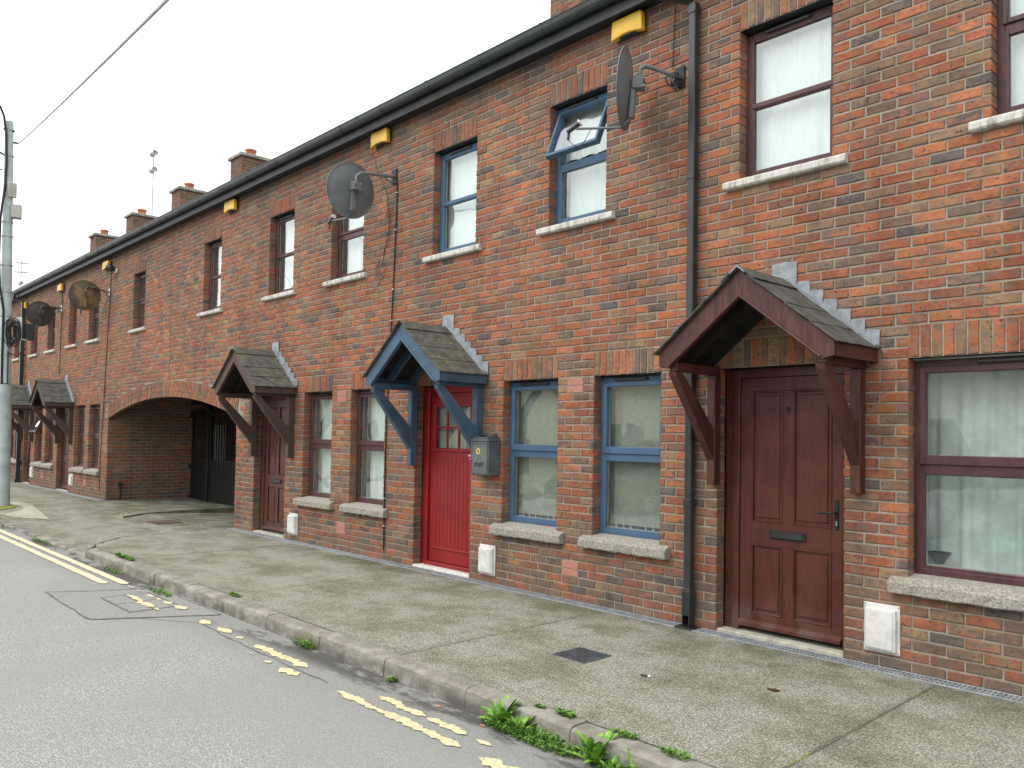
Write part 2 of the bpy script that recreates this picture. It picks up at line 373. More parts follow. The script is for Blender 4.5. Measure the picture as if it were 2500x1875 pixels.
# openings: x0, x1, z0, z1, kind
WG = lambda x: (x, x+.795, SG, HG, 'w')
OPS_G = {'windows': []}
PAL = [((.405, .130, .052), 22), ((.350, .108, .050), 18), ((.440, .158, .064), 8), ((.300, .112, .062), 13), ((.245, .140, .084), 13), ((.275, .170, .100), 9), ((.200, .132, .100), 8), ((.142, .116, .106), 7), ((.33, .21, .115), 5)]
PW_ = [p[1] for p in PAL]
def brick_col(z=0, dark=0.):
    w = list(PW_)
    if z < .85: w = [w[0]*.35, w[1]*.7, w[2]*.15, w[3]*1.5, w[4]*1.6, w[5]*1.4, w[6]*2, w[7]*2.2, w[8]]
    elif 2.3 < z < 3.5: w = [w[0]*1.4, w[1]*1.3, w[2]*1.5, w[3], w[4]*.8, w[5]*.9, w[6]*.8, w[7]*.7, w[8]]
    elif z > 4.6: w = [w[0]*.8, w[1], w[2]*.5, w[3]*1.3, w[4]*1.5, w[5]*1.3, w[6]*1.3, w[7]*1.3, w[8]]
    c = random.choices(PAL, w)[0][0]; k = random.uniform(.82, 1.15)
    return tuple(x*k for x in c)
def brick(mb, pts, yf, depth, z, axis='y'):
    """pts: four (x,z) corners counter-clockwise seen from the street; rounded front arris"""
    cx = sum(p[0] for p in pts)/4; cz = sum(p[1] for p in pts)/4
    mb.cc = brick_col(z); mb.rr = random.random()
    c = .0055; o = random.uniform(-.003, .0025)
    J = lambda a: random.uniform(-a, a)
    if cx > -9.5 and abs(pts[1][0]-pts[0][0]) > .09:
        a_, b_, c_, d_ = pts; L = lambda p, q, t: (p[0]+(q[0]-p[0])*t, p[1]+(q[1]-p[1])*t)
        pts = [a_, L(a_, b_, .33+J(.1)), L(a_, b_, .68+J(.1)), b_, L(b_, c_, .5), c_, L(c_, d_, .33+J(.1)), L(c_, d_, .68+J(.1)), d_, L(d_, a_, .5)]; jj = .0024
    elif cx > -9.5:
        a_, b_, c_, d_ = pts; L = lambda p, q, t: (p[0]+(q[0]-p[0])*t, p[1]+(q[1]-p[1])*t)
        pts = [a_, b_, L(b_, c_, .35+J(.1)), L(b_, c_, .68+J(.1)), c_, d_, L(d_, a_, .32+J(.1)), L(d_, a_, .66+J(.1))]; jj = .0024
    else: jj = .0022
    n = len(pts); F, G, B = [], [], []
    x0m, x1m = min(p[0] for p in pts), max(p[0] for p in pts); z0m, z1m = min(p[1] for p in pts), max(p[1] for p in pts)
    for x, zz in pts:
        kx = 0 if x1m-x0m < .01 else max(-1, min(1, (cx-x)/((x1m-x0m)/2)*1.0)); kz = max(-1, min(1, (cz-zz)/((z1m-z0m)/2)))
        sx = c*(kx if abs(kx) > .9 else 0); sz = c*(kz if abs(kz) > .7 else 0)
        jx, jz = J(jj), J(jj)
        F.append((x+sx+jx, yf+o+J(.0012), zz+sz+jz)); G.append((x+jx*.8, yf+o+c, zz+jz*.8)); B.append((x, yf+depth, zz))
    fs = [tuple(range(n))]
    for i in range(n):
        j = (i+1) % n
        fs.append((i+n, j+n, j, i)); fs.append((i+2*n, j+2*n, j+n, i+n))
    mb.add(F+G+B, fs, M['brick'])
def swap(mb0, mb, f):
    b = len(mb.v); mb.v += [f(p) for p in mb0.v]; mb.col += mb0.col; mb.rnd += mb0.rnd
    for fa, mi, sm in zip(mb0.f, mb0.m, mb0.sm):
        mb.f.append(tuple(b+i for i in fa)); mb.m.append(mb.mi(mb0.mats[mi])); mb.sm.append(sm)
def brickwork(mb, X0, X1, rows, holes, depth=.102, phase=0., arch=False, start=0):
    for k in range(start, rows):
        zb, zt = k*PC+.006, (k+1)*PC-.006
        zm = (zb+zt)/2
        iv = [(X0, X1)]
        for a, b, c, d in holes:
            if c < zm < d:
                nv = []
                for p, q in iv:
                    if b <= p or a >= q: nv.append((p, q)); continue
                    if a > p: nv.append((p, a))
                    if b < q: nv.append((b, q))
                iv = nv
        if arch and zm < ARC_SP:
            nv = []
            for p, q in iv:
                a, b = ARCH
                if b <= p or a >= q: nv.append((p, q)); continue
                if a > p: nv.append((p, a))
                if b < q: nv.append((b, q))
            iv = nv
        off = phase+(BL/2 if k % 2 else 0)+random.uniform(-.006, .006)
        for p, q in iv:
            n0 = math.floor((p-off)/BL)
            x = off+n0*BL; cuts = []
            while x < q:
                a, b = max(x, p), min(x+BL, q)
                if b-a > .0: cuts.append([a, b])
                x += BL
            if len(cuts) > 1 and cuts[0][1]-cuts[0][0] < .045: cuts[1][0] = cuts[0][0]; cuts.pop(0)
            if len(cuts) > 1 and cuts[-1][1]-cuts[-1][0] < .045: cuts[-2][1] = cuts[-1][1]; cuts.pop()
            for a, b in cuts:
                ga = .006 if a > p+1e-6 else 0; gb = .006 if b < q-1e-6 else 0
                a2, b2 = a+ga+random.uniform(-.001, .001), b-gb+random.uniform(-.001, .001)
                z0a = z0b = zb
                if arch and a2 < ARCH[1]+.25 and b2 > ARCH[0]-.25:
                    ea = extr(min(max(a2, ARCH[0]-.2), ARCH[1]+.2))+.010 if ARCH[0]-.1 < a2 < ARCH[1]+.1 else 0
                    eb = extr(min(max(b2, ARCH[0]-.2), ARCH[1]+.2))+.010 if ARCH[0]-.1 < b2 < ARCH[1]+.1 else 0
                    if zb > ARC_SP-.03 or (ARCH[0] < (a2+b2)/2 < ARCH[1]):
                        z0a, z0b = max(zb, ea), max(zb, eb)
                    if (z0a+z0b)/2 > zt-.030: continue
                    z0a, z0b = min(z0a, zt-.020), min(z0b, zt-.020)
                brick(mb, [(a2, z0a), (b2, z0b), (b2, zt), (a2, zt)], 0., depth, zm)
def soldiers(mb, a, b, z):
    n = max(1, round((b-a)/.0755)); w = (b-a)/n
    for i in range(n):
        x0, x1 = a+i*w+.005, a+(i+1)*w-.005
        brick(mb, [(x0, z+.004), (x1, z+.004), (x1, z+3*PC-.006), (x0, z+3*PC-.006)], -.0005, .102, z)
def mortar(mb, X0, X1, Z0, Z1, holes, arch=False):
    e = .007; y = .007; m = M['mortar']
    hs = [(a-e, b+e, c, d+.001) for a, b, c, d in holes]
    xs = sorted({X0, X1, *[x for h in hs for x in h[:2]]}); xs = [x for x in xs if X0 <= x <= X1]
    zs = sorted({Z0, Z1, *[x for h in hs for x in h[2:]]}); zs = [x for x in zs if Z0 <= x <= Z1]
    for i in range(len(xs)-1):
        for j in range(len(zs)-1):
            cx, cz = (xs[i]+xs[i+1])/2, (zs[j]+zs[j+1])/2
            if any(a < cx < b and c < cz < d for a, b, c, d in hs): continue
            mb.add([(xs[i], y, zs[j]), (xs[i+1], y, zs[j]), (xs[i+1], y, zs[j+1]), (xs[i], y, zs[j+1])], [(0, 1, 2, 3)], m)
    for a, b, c, d in hs:
        if X0 <= a <= X1: mb.add([(a, y, c), (a, .11, c), (a, .11, d), (a, y, d)], [(0, 1, 2, 3)], m)
        if X0 <= b <= X1: mb.add([(b, y, c), (b, .11, c), (b, .11, d), (b, y, d)], [(3, 2, 1, 0)], m)
        a, b = max(a, X0), min(b, X1)
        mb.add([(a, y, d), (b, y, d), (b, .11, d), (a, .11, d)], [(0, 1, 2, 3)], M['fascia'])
        mb.add([(a, y, c), (b, y, c), (b, .11, c), (a, .11, c)], [(3, 2, 1, 0)], m)

# ------------------------------------------------------------ windows
def frame_box(mb, x0, x1, z0, z1, w, y0, y1, mat, b=.004, wb=None):
    wb = w if wb is None else wb
    mb.box(x0, x0+w, y0, y1, z0, z1, mat, b); mb.box(x1-w, x1, y0, y1, z0, z1, mat, b)
    mb.box(x0+w, x1-w, y0+.0005, y1-.0005, z1-w, z1, mat, b); mb.box(x0+w, x1-w, y0+.0005, y1-.0005, z0, z0+wb, mat, b)
def rot_x(y, z, ang): return Matrix.Translation((0, y, z)) @ Matrix.Rotation(ang, 4, 'X') @ Matrix.Translation((0, -y, -z))
def curtain(par, x0, x1, z0, z1, y, mat, seed, amp=.018, gap=0., name='curtain'):
    rg = random.Random(seed); mb = MB(); n = int((x1-x0)/.012); ph = [rg.uniform(0, 6) for _ in range(4)]
    fr_ = [rg.uniform(9, 14), rg.uniform(20, 30), rg.uniform(40, 60)]
    vs = []; fs = []; rows = 5
    for j in range(rows+1):
        t = j/rows
        for i in range(n+1):
            x = x0+gap*(1-t)*.0+(x1-x0)*i/n; u = (x-x0)*2
            yy = y+amp*(math.sin(u*fr_[0]+ph[0]+t*.4)+.6*math.sin(u*fr_[1]+ph[1])+.3*math.sin(u*fr_[2]+ph[2]+t))*(.5+.5*t)
            vs.append((x+.004*math.sin(t*5+u*9), yy, z1-(z1-z0)*t))
    for j in range(rows):
        for i in range(n): a = j*(n+1)+i; fs.append((a, a+n+1, a+n+2, a+1))
    mb.add(vs, fs, mat, True); return mb.build(name, par)
def niche(par, x0, x1, z0, z1, mat, y0=.17, d=1.3, lite=None):
    mb = MB(); x0 -= .03; x1 += .03; z0 -= .03; z1 += .02
    P = lambda x, y, z: (x, y, z); y1 = y0+d; X0, X1, Z0, Z1 = x0-.25, x1+.25, z0-.35, z1+.25; ym = y0+.14
    # reveals of the inner leaf then the room
    q = [((x0, y0), (x0, ym)), ]
    mb.box(x0-.02, x0, y0, ym, z0, z1, lite or M['white_pl']); mb.box(x1, x1+.02, y0, ym, z0, z1, lite or M['white_pl'])
    mb.box(x0-.02, x1+.02, y0, ym, z1, z1+.02, M['white_pl']); mb.box(x0-.02, x1+.02, y0, ym+.02, z0-.02, z0, M['white_pl'])
    mb.box(X0-.01, X0, ym, y1, Z0, Z1, mat); mb.box(X1, X1+.01, ym, y1, Z0, Z1, mat)
    mb.box(X0, X1, y1, y1+.01, Z0, Z1, mat); mb.box(X0, X1, ym, y1, Z1, Z1+.01, mat); mb.box(X0, X1, ym, y1, Z0-.01, Z0, mat)
    mb.box(X0, x0-.02, ym-.01, ym, Z0, Z1, mat); mb.box(x1+.02, X1, ym-.01, ym, Z0, Z1, mat)
    mb.box(x0-.02, x1+.02, ym-.01, ym, z1+.02, Z1, mat); mb.box(x0-.02, x1+.02, ym-.01, ym, Z0, z0-.02, mat)
    return mb.build('room_lining', par)
def sill(par, x0, x1, zb, front=-.066, upper=False, seed=0):
    rg = random.Random(seed); mb = MB(); m = M['sill_up'] if upper else M['sill']
    front = -.05 if upper else front; e = .115 if not upper else .125
    a, b = x0-e, x1+e; n = 24; prof = []
    zt = zb+(PC-.003 if upper else .088)
    for i in range(n+1):
        x = a+(b-a)*i/n; j = (lambda s: rg.uniform(-s, s)) if not upper else (lambda s: rg.uniform(-s, s)*.25)
        z0 = zb-(.0 if upper else .006)
        prof.append([(x, front+.01+j(.003), z0+j(.005)), (x, front-.001+j(.004), z0+.012+j(.004)), (x, front+j(.005), zt-.022+j(.005)),
                     (x, front+.014+j(.004), zt-.006+j(.004)), (x, .0, zt+(.006 if upper else .018)), (x, .105, zt+(.016 if upper else .036)), (x, .105, z0)])
    k = 7; vs = [p for pr in prof for p in pr]; fs = []
    for i in range(n):
        for q in range(k):
            r_ = (q+1) % k; fs.append((i*k+q, i*k+r_, (i+1)*k+r_, (i+1)*k+q))
    fs.append(tuple(range(k))[::-1]); fs.append(tuple(n*k+q for q in range(k)))
    mb.add(vs, fs, m); return mb.build('sill', par, recalc=True)
def window(house, x0, x1, z0, z1, mat, style, seed, cur='net', upper=False, open_=0., head_drop=0):
    """z0: underside of the sill; z1: head"""
    zs = z0+(PC+.012 if upper else .122); F = MB(); y0, y1 = .100, .165; z1 -= .012
    fwid = .050; x0f, x1f = x0-.002, x1+.002
    frame_box(F, x0f, x1f, zs, z1, fwid, y0, y1, mat, .004, wb=.042)
    H = z1-zs
    tr_ = zs+H*.50 if upper else zs+H*.505
    if style == 'g': tr_ = 1.362
    F.box(x0f+fwid, x1f-fwid, y0+.004, y1, tr_-.026, tr_+.026, mat, .004)
    # sashes
    if style == 'f': F.v, F.f, F.m, F.sm, F.col, F.rnd = [], [], [], [], [], []; frame_box(F, x0f, x1f, zs, z1, fwid, y0, y1, mat, .004, wb=.042); F.box(x0f+fwid, x1f-fwid, y0-.002, y1, tr_-.020, tr_+.020, mat, .005)
    gx0, gx1 = x0f+fwid-.012, x1f-fwid+.012
    sy0, sy1 = .088, .150; panes = []
    lo = (zs+.030, tr_-.018) ; hi = (tr_+.016, z1-.045)
    if style == 'f': lo = (zs+.030, tr_+.010); hi = (tr_-.010, z1-.040)
    if style == 'g': sw = .042
    else: sw = .030
    mt = rot_x(.12, hi[1], open_) if open_ else None
    # the lower light is fixed: narrow beads
    frame_box(F, gx0, gx1, lo[0], lo[1], .036 if style != 'g' else .032, .104, .150, mat, .003)
    o = F.build('window', house)
    sm = MB()
    def fb(mb, x0, x1, z0, z1, w, y0, y1, wb):
        for bx in ((x0, x0+w, y0, y1, z0, z1), (x1-w, x1, y0, y1, z0, z1), (x0+w, x1-w, y0+.0005, y1-.0005, z1-w, z1), (x0+w, x1-w, y0+.0005, y1-.0005, z0, z0+wb)):
            mb.box(*bx, mat, .004, mt)
    fb(sm, gx0, gx1, hi[0], hi[1], sw, sy0 if style != 'f' else .104, sy1, sw+(.02 if style == 'g' else .004))
    so = sm.build('sash', o)
    if open_: tag(so, 'blue top sash tilted open outwards')
    for (a, b), mm, w in ((lo, None, .032), (hi, mt, sw)):
        p_ = MB(); p_.box(gx0+w-.004, gx1-w+.004, .124, .130, a+w-.004, b-w+.004, M['glass'], 0, mm); p_.build('pane', o)
        g = MB()   # pale glazing spacer
        frame_box(g, gx0+w, gx1-w, a+w, b-w, .007, .131, .141, M['grey_box'], 0)
        if mm is None: g.build('glazing_bead', o)
    v = MB(); c_ = (x0+x1)/2-.03; hw = (x1-x0)*(.24 if x1-x0 < 1.2 else .14)
    if x1-x0 > 1.2: c_ = x0+.62; hw = .21
    v.box(c_-hw, c_+hw, y0-.022, y0, z1-.036, z1-.012, M['black_pl'], .005); v.box(c_+hw, c_+hw+.02, y0-.016, y0, z1-.034, z1-.016, M['black_iron'], .004)
    v.build('trickle_vent', o)
    sill(o, x0, x1, z0, upper=upper, seed=seed)
    niche(o, x0, x1, zs, z1, M['lining'] if cur != 'dark' else M['room_dark'])
    cx0, cx1 = x0+.015, x1-.015
    if cur == 'net': curtain(o, cx0+.055, cx1-.01, zs+.02, z1-.03, .235, M['net'], seed)
    elif cur == 'netfull': curtain(o, cx0, cx1, zs+.01, z1-.02, .215, M['net'], seed, .009)
    elif cur == 'grey': curtain(o, cx0-.05, cx1+.05, zs-.0, z1-.0, .34, M['net_grey'], seed, .022)
    elif cur == 'side': curtain(o, cx0+.10, cx1-.10, zs+.02, z1-.02, .24, M['net_grey'], seed, .02)
    elif cur == 'blind':
        b_ = MB(); n = 9; wd = (x1-x0+.0)/n
        for i in range(n):
            xx = x0+wd*(i+.5)-.0; zb = zs+.085
            mm = Matrix.Translation((xx, .225, 0)) @ Matrix.Rotation(R(20), 4, 'Z')
            b_.box(-.054, .054, -.001, .001, zb, z1, M['blind'], 0, mm)
        b_.build('vertical_blind', o)
        cmb = MB()
        for i in range(n-1):
            xa, xb = x0+wd*(i+.5), x0+wd*(i+1.5)
            pts = [(xa+(xb-xa)*k/6, .185, zs+.082-.045*math.sin(math.pi*k/6)) for k in range(7)]
            if i == 4: continue
            cmb.tube(pts, .0030, M['cord'], 4); cmb.tube([(xa, .185, zs+.105), (xa, .185, zs+.045)], .0032, M['cord'], 4)
        cmb.build('bead_chain', o)
    elif cur == 'half': curtain(o, cx0+.05, cx1, zs+.0, tr_-.02, .235, M['net'], seed, .012); curtain(o, cx0-.02, cx1+.02, tr_+.10, z1+.02, .235, M['net'], seed+1, .012)  # upper curtain added to whiten the open sash in place of reflected sky
    return o

# ------------------------------------------------------------ doors
def panel_door(house, x0, x1, seed, number=None):
    """x0..x1: the brick opening"""
    o = MB(); m = M['door_brown']; y0 = .105
    fz = .02; L, Rr = x0+.145, x1-.062
    o.box(x0, L-.065, y0+.012, .2, fz, HG-.004, M['canopy_faded'] if number is None else m, .004)       # wide rebated post
    o.box(L-.065, L-.004, y0-.006, .21, fz, HG-.006, m, .006)
    o.box(Rr+.004, x1+.002, y0-.006, .21, fz, HG-.006, m, .006)
    o.box(x0, x1, y0+.004, .21, HG-.075, HG-.003, m, .004)
    fr_ = o.build('door_frame', house)
    d = MB(); yl = .128; zt = HG-.078; zb = .075
    d.box(L, Rr, yl, yl+.04, zb, zt, m)
    w = Rr-L; st = .105; mid = (L+Rr)/2-.01; mu = .045
    zlr = (.71, .885)
    stiles = [(L, L+st, zb, zt), (Rr-st+.02, Rr, zb, zt), (mid-mu, mid+mu, zb+.10, zlr[0]), (mid-mu, mid+mu, zlr[1], zt-.105),
              (L+st, Rr-st+.02, zlr[0], zlr[1]), (L+st, Rr-st+.02, zt-.105, zt), (L+st, Rr-st+.02, zb, zb+.10)]
    for a, b, c_, e in stiles: d.box(a, b, yl-.014, yl+.002, c_, e, m, .003)
    for a, b in ((L+st, mid-mu), (mid+mu, Rr-st+.02)):
        for c_, e in ((zb+.10, zlr[0]), (zlr[1], zt-.105)):
            d.box(a+.035, b-.035, yl-.010, yl+.002, c_+.035, e-.035, m, .008)
            frame_box(d, a, b, c_, e, .012, yl-.018, yl-.006, m, .004)
    dl = d.build('door', house)
    wb = MB(); wb.prism([(L+.0, yl-.016, zb+.045), (L, yl-.05, zb+.018), (L, yl-.05, zb-.005), (L, yl-.016, zb-.005)], (Rr-L, 0, 0), m); wb.build('weather_board', dl, recalc=True)
    lp = MB(); zc = .80; lp.box(mid-.155, mid+.155, yl-.026, yl-.014, zc-.034, zc+.034, M['black_iron'], .005); lp.box(mid-.13, mid+.13, yl-.031, yl-.026, zc-.022, zc+.022, M['black_pl'], .004); lp.build('letter_plate', dl)
    hd = MB(); hx = Rr-.045; hd.box(hx-.014, hx+.014, yl-.022, yl-.014, .88, 1.10, M['black_iron'], .004)
    hd.tube([(hx, yl-.02, 1.005), (hx, yl-.06, 1.005), (hx-.03, yl-.065, 1.004), (hx-.125, yl-.06, 1.0)], .008, M['black_iron'], 8); hd.box(hx-.006, hx+.006, yl-.026, yl-.020, .91, .945, M['steel'], .003); hd.build('handle', dl)
    if number: text(number, .065, (mid-.018, yl-.0165, 1.735), M['black_ink'], dl, 'door_number', .004)
    th = MB(); th.box(x0-.005, x1+.005, .012, .22, -.02, .028, M['thresh'], .006); th.build('threshold', house)
    return dl
def text(s, size, loc, mat, parent, name, ext=.002, rot=(math.pi/2, 0, 0), font_w=1.):
    cu = bpy.data.curves.new(name, 'FONT'); cu.body = s; cu.size = size; cu.extrude = ext; cu.offset = .0012*font_w
    t = bpy.data.objects.new(name+'_tmp', cu); COL.objects.link(t)
    dg = bpy.context.evaluated_depsgraph_get(); me = bpy.data.meshes.new_from_object(t.evaluated_get(dg))
    bpy.data.objects.remove(t); bpy.data.curves.remove(cu)
    me.materials.clear(); me.materials.append(mat)
    o = bpy.data.objects.new(name, me); COL.objects.link(o)
    W_ = Matrix.Translation(Vector(loc)) @ Matrix.Rotation(rot[2], 4, 'Z') @ Matrix.Rotation(rot[0], 4, 'X')
    me.transform(W_)
    if parent is not None: o.parent = parent; o.matrix_parent_inverse = parent_world(parent).inverted()
    return o
def red_door(house, x0, x1):
    m = M['red']; o = MB(); L, Rr = x0+.13, x1-.085
    o.box(x0, L-.045, .115, .2, .012, HG-.004, m, .004); o.box(L-.045, L-.004, .098, .2, .012, HG-.006, m, .006)
    o.box(Rr+.004, x1+.002, .098, .2, .012, HG-.006, m, .006); o.box(x0, x1, .102, .2, HG-.085, HG-.003, m, .004)
    o.box(L-.01, Rr+.01, .098, .2, .03, .075, m, .006); o.build('door_frame', house)
    d = MB(); yl = .13; zb, zt = .08, HG-.09
    g0, g1, gz0, gz1 = L+.095, Rr-.095, 1.375, 1.845
    d.box(L, g0, yl, yl+.045, zb, zt, m, .003); d.box(g1, Rr, yl, yl+.045, zb, zt, m, .003)
    d.box(g0, g1, yl, yl+.045, gz1, zt, m); d.box(g0, g1, yl+.012, yl+.045, zb, gz0, m)
    d.box(g0, g1, yl, yl+.02, zb, .235, m, .003)
    n = 10; w = (g1-g0+.06)/n
    for i in range(n): d.box(g0-.03+i*w+.002, g0-.03+(i+1)*w-.002, yl-.002, yl+.012, .235, gz0-.04, m, .004)
    d.box(g0-.035, g1+.035, yl-.016, yl, .225, .25, m, .006)
    frame_box(d, g0-.035, g1+.035, gz0-.04, gz1+.035, .035, yl-.014, yl+.01, m, .006)
    for i in (1, 2): x = g0+(g1-g0)*i/3; d.box(x-.011, x+.011, yl-.004, yl+.02, gz0, gz1, m, .004)
    zc = (gz0+gz1)/2; d.box(g0, g1, yl-.0045, yl+.0195, zc-.011, zc+.011, m, .004)
    dl = d.build('door', house); tag(dl, 'bright red boarded door with six small panes')
    p_ = MB(); p_.box(g0, g1, yl+.012, yl+.017, gz0, gz1, M['glass']); p_.build('pane', dl)
    b_ = MB(); b_.box(g0-.05, g1+.05, yl+.06, yl+.062, gz0-.05, gz1+.05, M['blind']); b_.build('lace_panel', dl)
    th = MB(); th.box(x0-.005, x1+.005, .0, .2, -.02, .03, M['thresh_w'], .006); th.build('threshold', house)

# ------------------------------------------------------------ canopy over a door
def canopy(house, c, col, slate, seed, hw=.715, yf=-.60):
    rg = random.Random(seed); m = M[col]; ze, za = 2.185, 2.745
    sl_ = (za-ze)/hw; t = math.atan(sl_); n = 4
    root = MB(); L = hw/math.cos(t)
    # timber: barge boards, rafters, eaves plates
    bd = .150
    for s in (-1, 1):
        top = lambda u, dz=0: (c+s*u, za-.035-sl_*u-dz)
        def board(y0, y1, u0, u1, d0, dep, mat, cut=True):
            pts = [(c+s*u0, y0, za-.035-sl_*u0-d0), (c+s*u1, y0, za-.035-sl_*u1-d0)]
            e = za-.035-sl_*u1-d0
            if cut: pts += [(c+s*u1, y0, e-dep*.60), (c+s*(u1-dep*.62), y0, za-.035-sl_*(u1-dep*.62)-d0-dep*1.20)]
            else: pts += [(c+s*u1, y0, e-dep*1.2)]
            pts += [(c+s*u0, y0, za-.035-sl_*u0-d0-dep*1.25)]
            root.prism(pts, (0, y1-y0, 0), mat)
        board(yf, yf+.028, 0, hw-.018, 0, bd, m)
        root.tube([(c, yf-.004, za-.035-bd*1.25+.008), (c+s*(hw-.115), yf-.004, za-.035-sl_*(hw-.11)-bd*1.22+.018)], .010, m, 6)
        board(yf+.25, yf+.29, 0, hw-.03, .01, .09, M['soffit'] if col != 'blue_canopy' else m, False)
        board(-.05, -.012, 0, hw-.03, .01, .09, M['soffit'] if col != 'blue_canopy' else m, False)
        # boarding under the slates
        root.prism([(c, yf+.028, za-.036), (c+s*(hw-.02), yf+.028, za-.036-sl_*(hw-.02)), (c+s*(hw-.02), yf+.028, za-.052-sl_*(hw-.02)), (c, yf+.028, za-.052)], (0, -yf-.032, 0), M['soffit'])
        xo = c+s*(hw-.03)
        root.box(xo, xo+s*.022, yf+.029, -.003, ze-.115, ze-.022, m, .004)       # eaves fascia
        root.tube([(xo+s*.024, yf+.03, ze-.112), (xo+s*.024, -.004, ze-.112)], .008, m, 6)
        root.box(c+s*.575, c+s*.645, yf+.035, -.004, ze-.155, ze-.085, m, .005)     # plate that carries the roof
    body = root.build('canopy', house, recalc=True)
    # slates
    R_ = MB()
    for s in (-1, 1):
        for j in range(n):
            u0 = L*j/n-.0; u1 = L*(j+1)/n+.012
            off = (0, .12)[j % 2]; ys = [yf-.035]
            y = yf-.035+off+.12
            while y < -.02: ys.append(y); y += .25
            ys.append(-.004)
            if j == 0: ys = [yf-.040, (yf-.04)*.5, -.004]; u1 = L*.17
            if j == 1: u0 = L*.10
            for a, b in zip(ys, ys[1:]):
                k0, k1 = rg.uniform(0, .003), rg.uniform(0, .004)
                d0, d1 = (.004+k0, .010+k1) if j else (.015, .018)
                def P(u, h): return (c+s*(u*math.cos(t)+h*math.sin(t)), za-.035-u*math.sin(t)+h*math.cos(t)+.004)
                q = [P(u0, d0), P(u1, d1), P(u1, d1+.007), P(u0, d0+.007)]
                R_.prism([(q[i][0], a+.0015, q[i][1]) for i in range(4)], (0, b-a-.003, 0), M[slate])
    R_.build('slate_roof', body, recalc=True)
    # ridge end and lead
    F = MB()
    n_ = 6
    for s in (-1, 1):
        F.prism([(c+s*.0, -.006, za-.02), (c+s*.105, -.006, za-.095), (c+s*.105, -.006, za+.108), (c, -.006, za+.118)], (0, -.004, 0), M['lead'])
        for j in range(n_):
            u = .105+(hw-.10)*j/n_; du = (hw-.085)/n_
            x0_, x1_ = u, u+du
            z0, z1 = za-sl_*x0_-.005, za-sl_*x1_-.005; j_ = rg.uniform(-.006, .006)
            F.prism([(c+s*x0_, -.007-.002*(j % 2), z0), (c+s*x1_, -.007-.002*(j % 2), z1), (c+s*(x1_+.004), -.007-.002*(j % 2), z1+.120+j_), (c+s*(x0_+.01), -.007-.002*(j % 2), z1+.128+j_)], (0, -.0018, 0), M['lead'])
        F.prism([(c+s*.02, -.004, za-.012-.02*sl_), (c+s*hw, -.004, za-.012-sl_*hw), (c+s*hw, -.004, za+.005-sl_*hw), (c+s*.02, -.004, za+.005-.02*sl_)], (0, -.05, 0), M['lead'])
    F.build('lead_flashing', body, recalc=True)
    if col != 'blue_canopy':
        rc = MB(); rc.prism([(c-.06, yf-.041, za-.062), (c, yf-.041, za-.016), (c+.06, yf-.041, za-.062), (c+.06, yf-.041, za-.052), (c, yf-.041, za-.004), (c-.06, yf-.041, za-.052)], (0, .012, 0), M['lead']); rc.build('ridge_end', body, recalc=True)
    for s in (-1, 1):
        b_ = MB(); xc = c+s*.605
        b_.box(xc-.037, xc+.037, -.088, -.003, 1.165, ze-.157, m, .005)
        # raking strut, parallel faces
        b_.prism([(xc-.034, -.088, 1.36), (xc-.034, -.088, 1.60), (xc-.034, yf+.10, ze-.157), (xc-.034, yf+.02, ze-.157), (xc-.034, yf+.03, ze-.19)], (.068, 0, 0), m)
        b_.build('bracket', body, recalc=True)
    return body

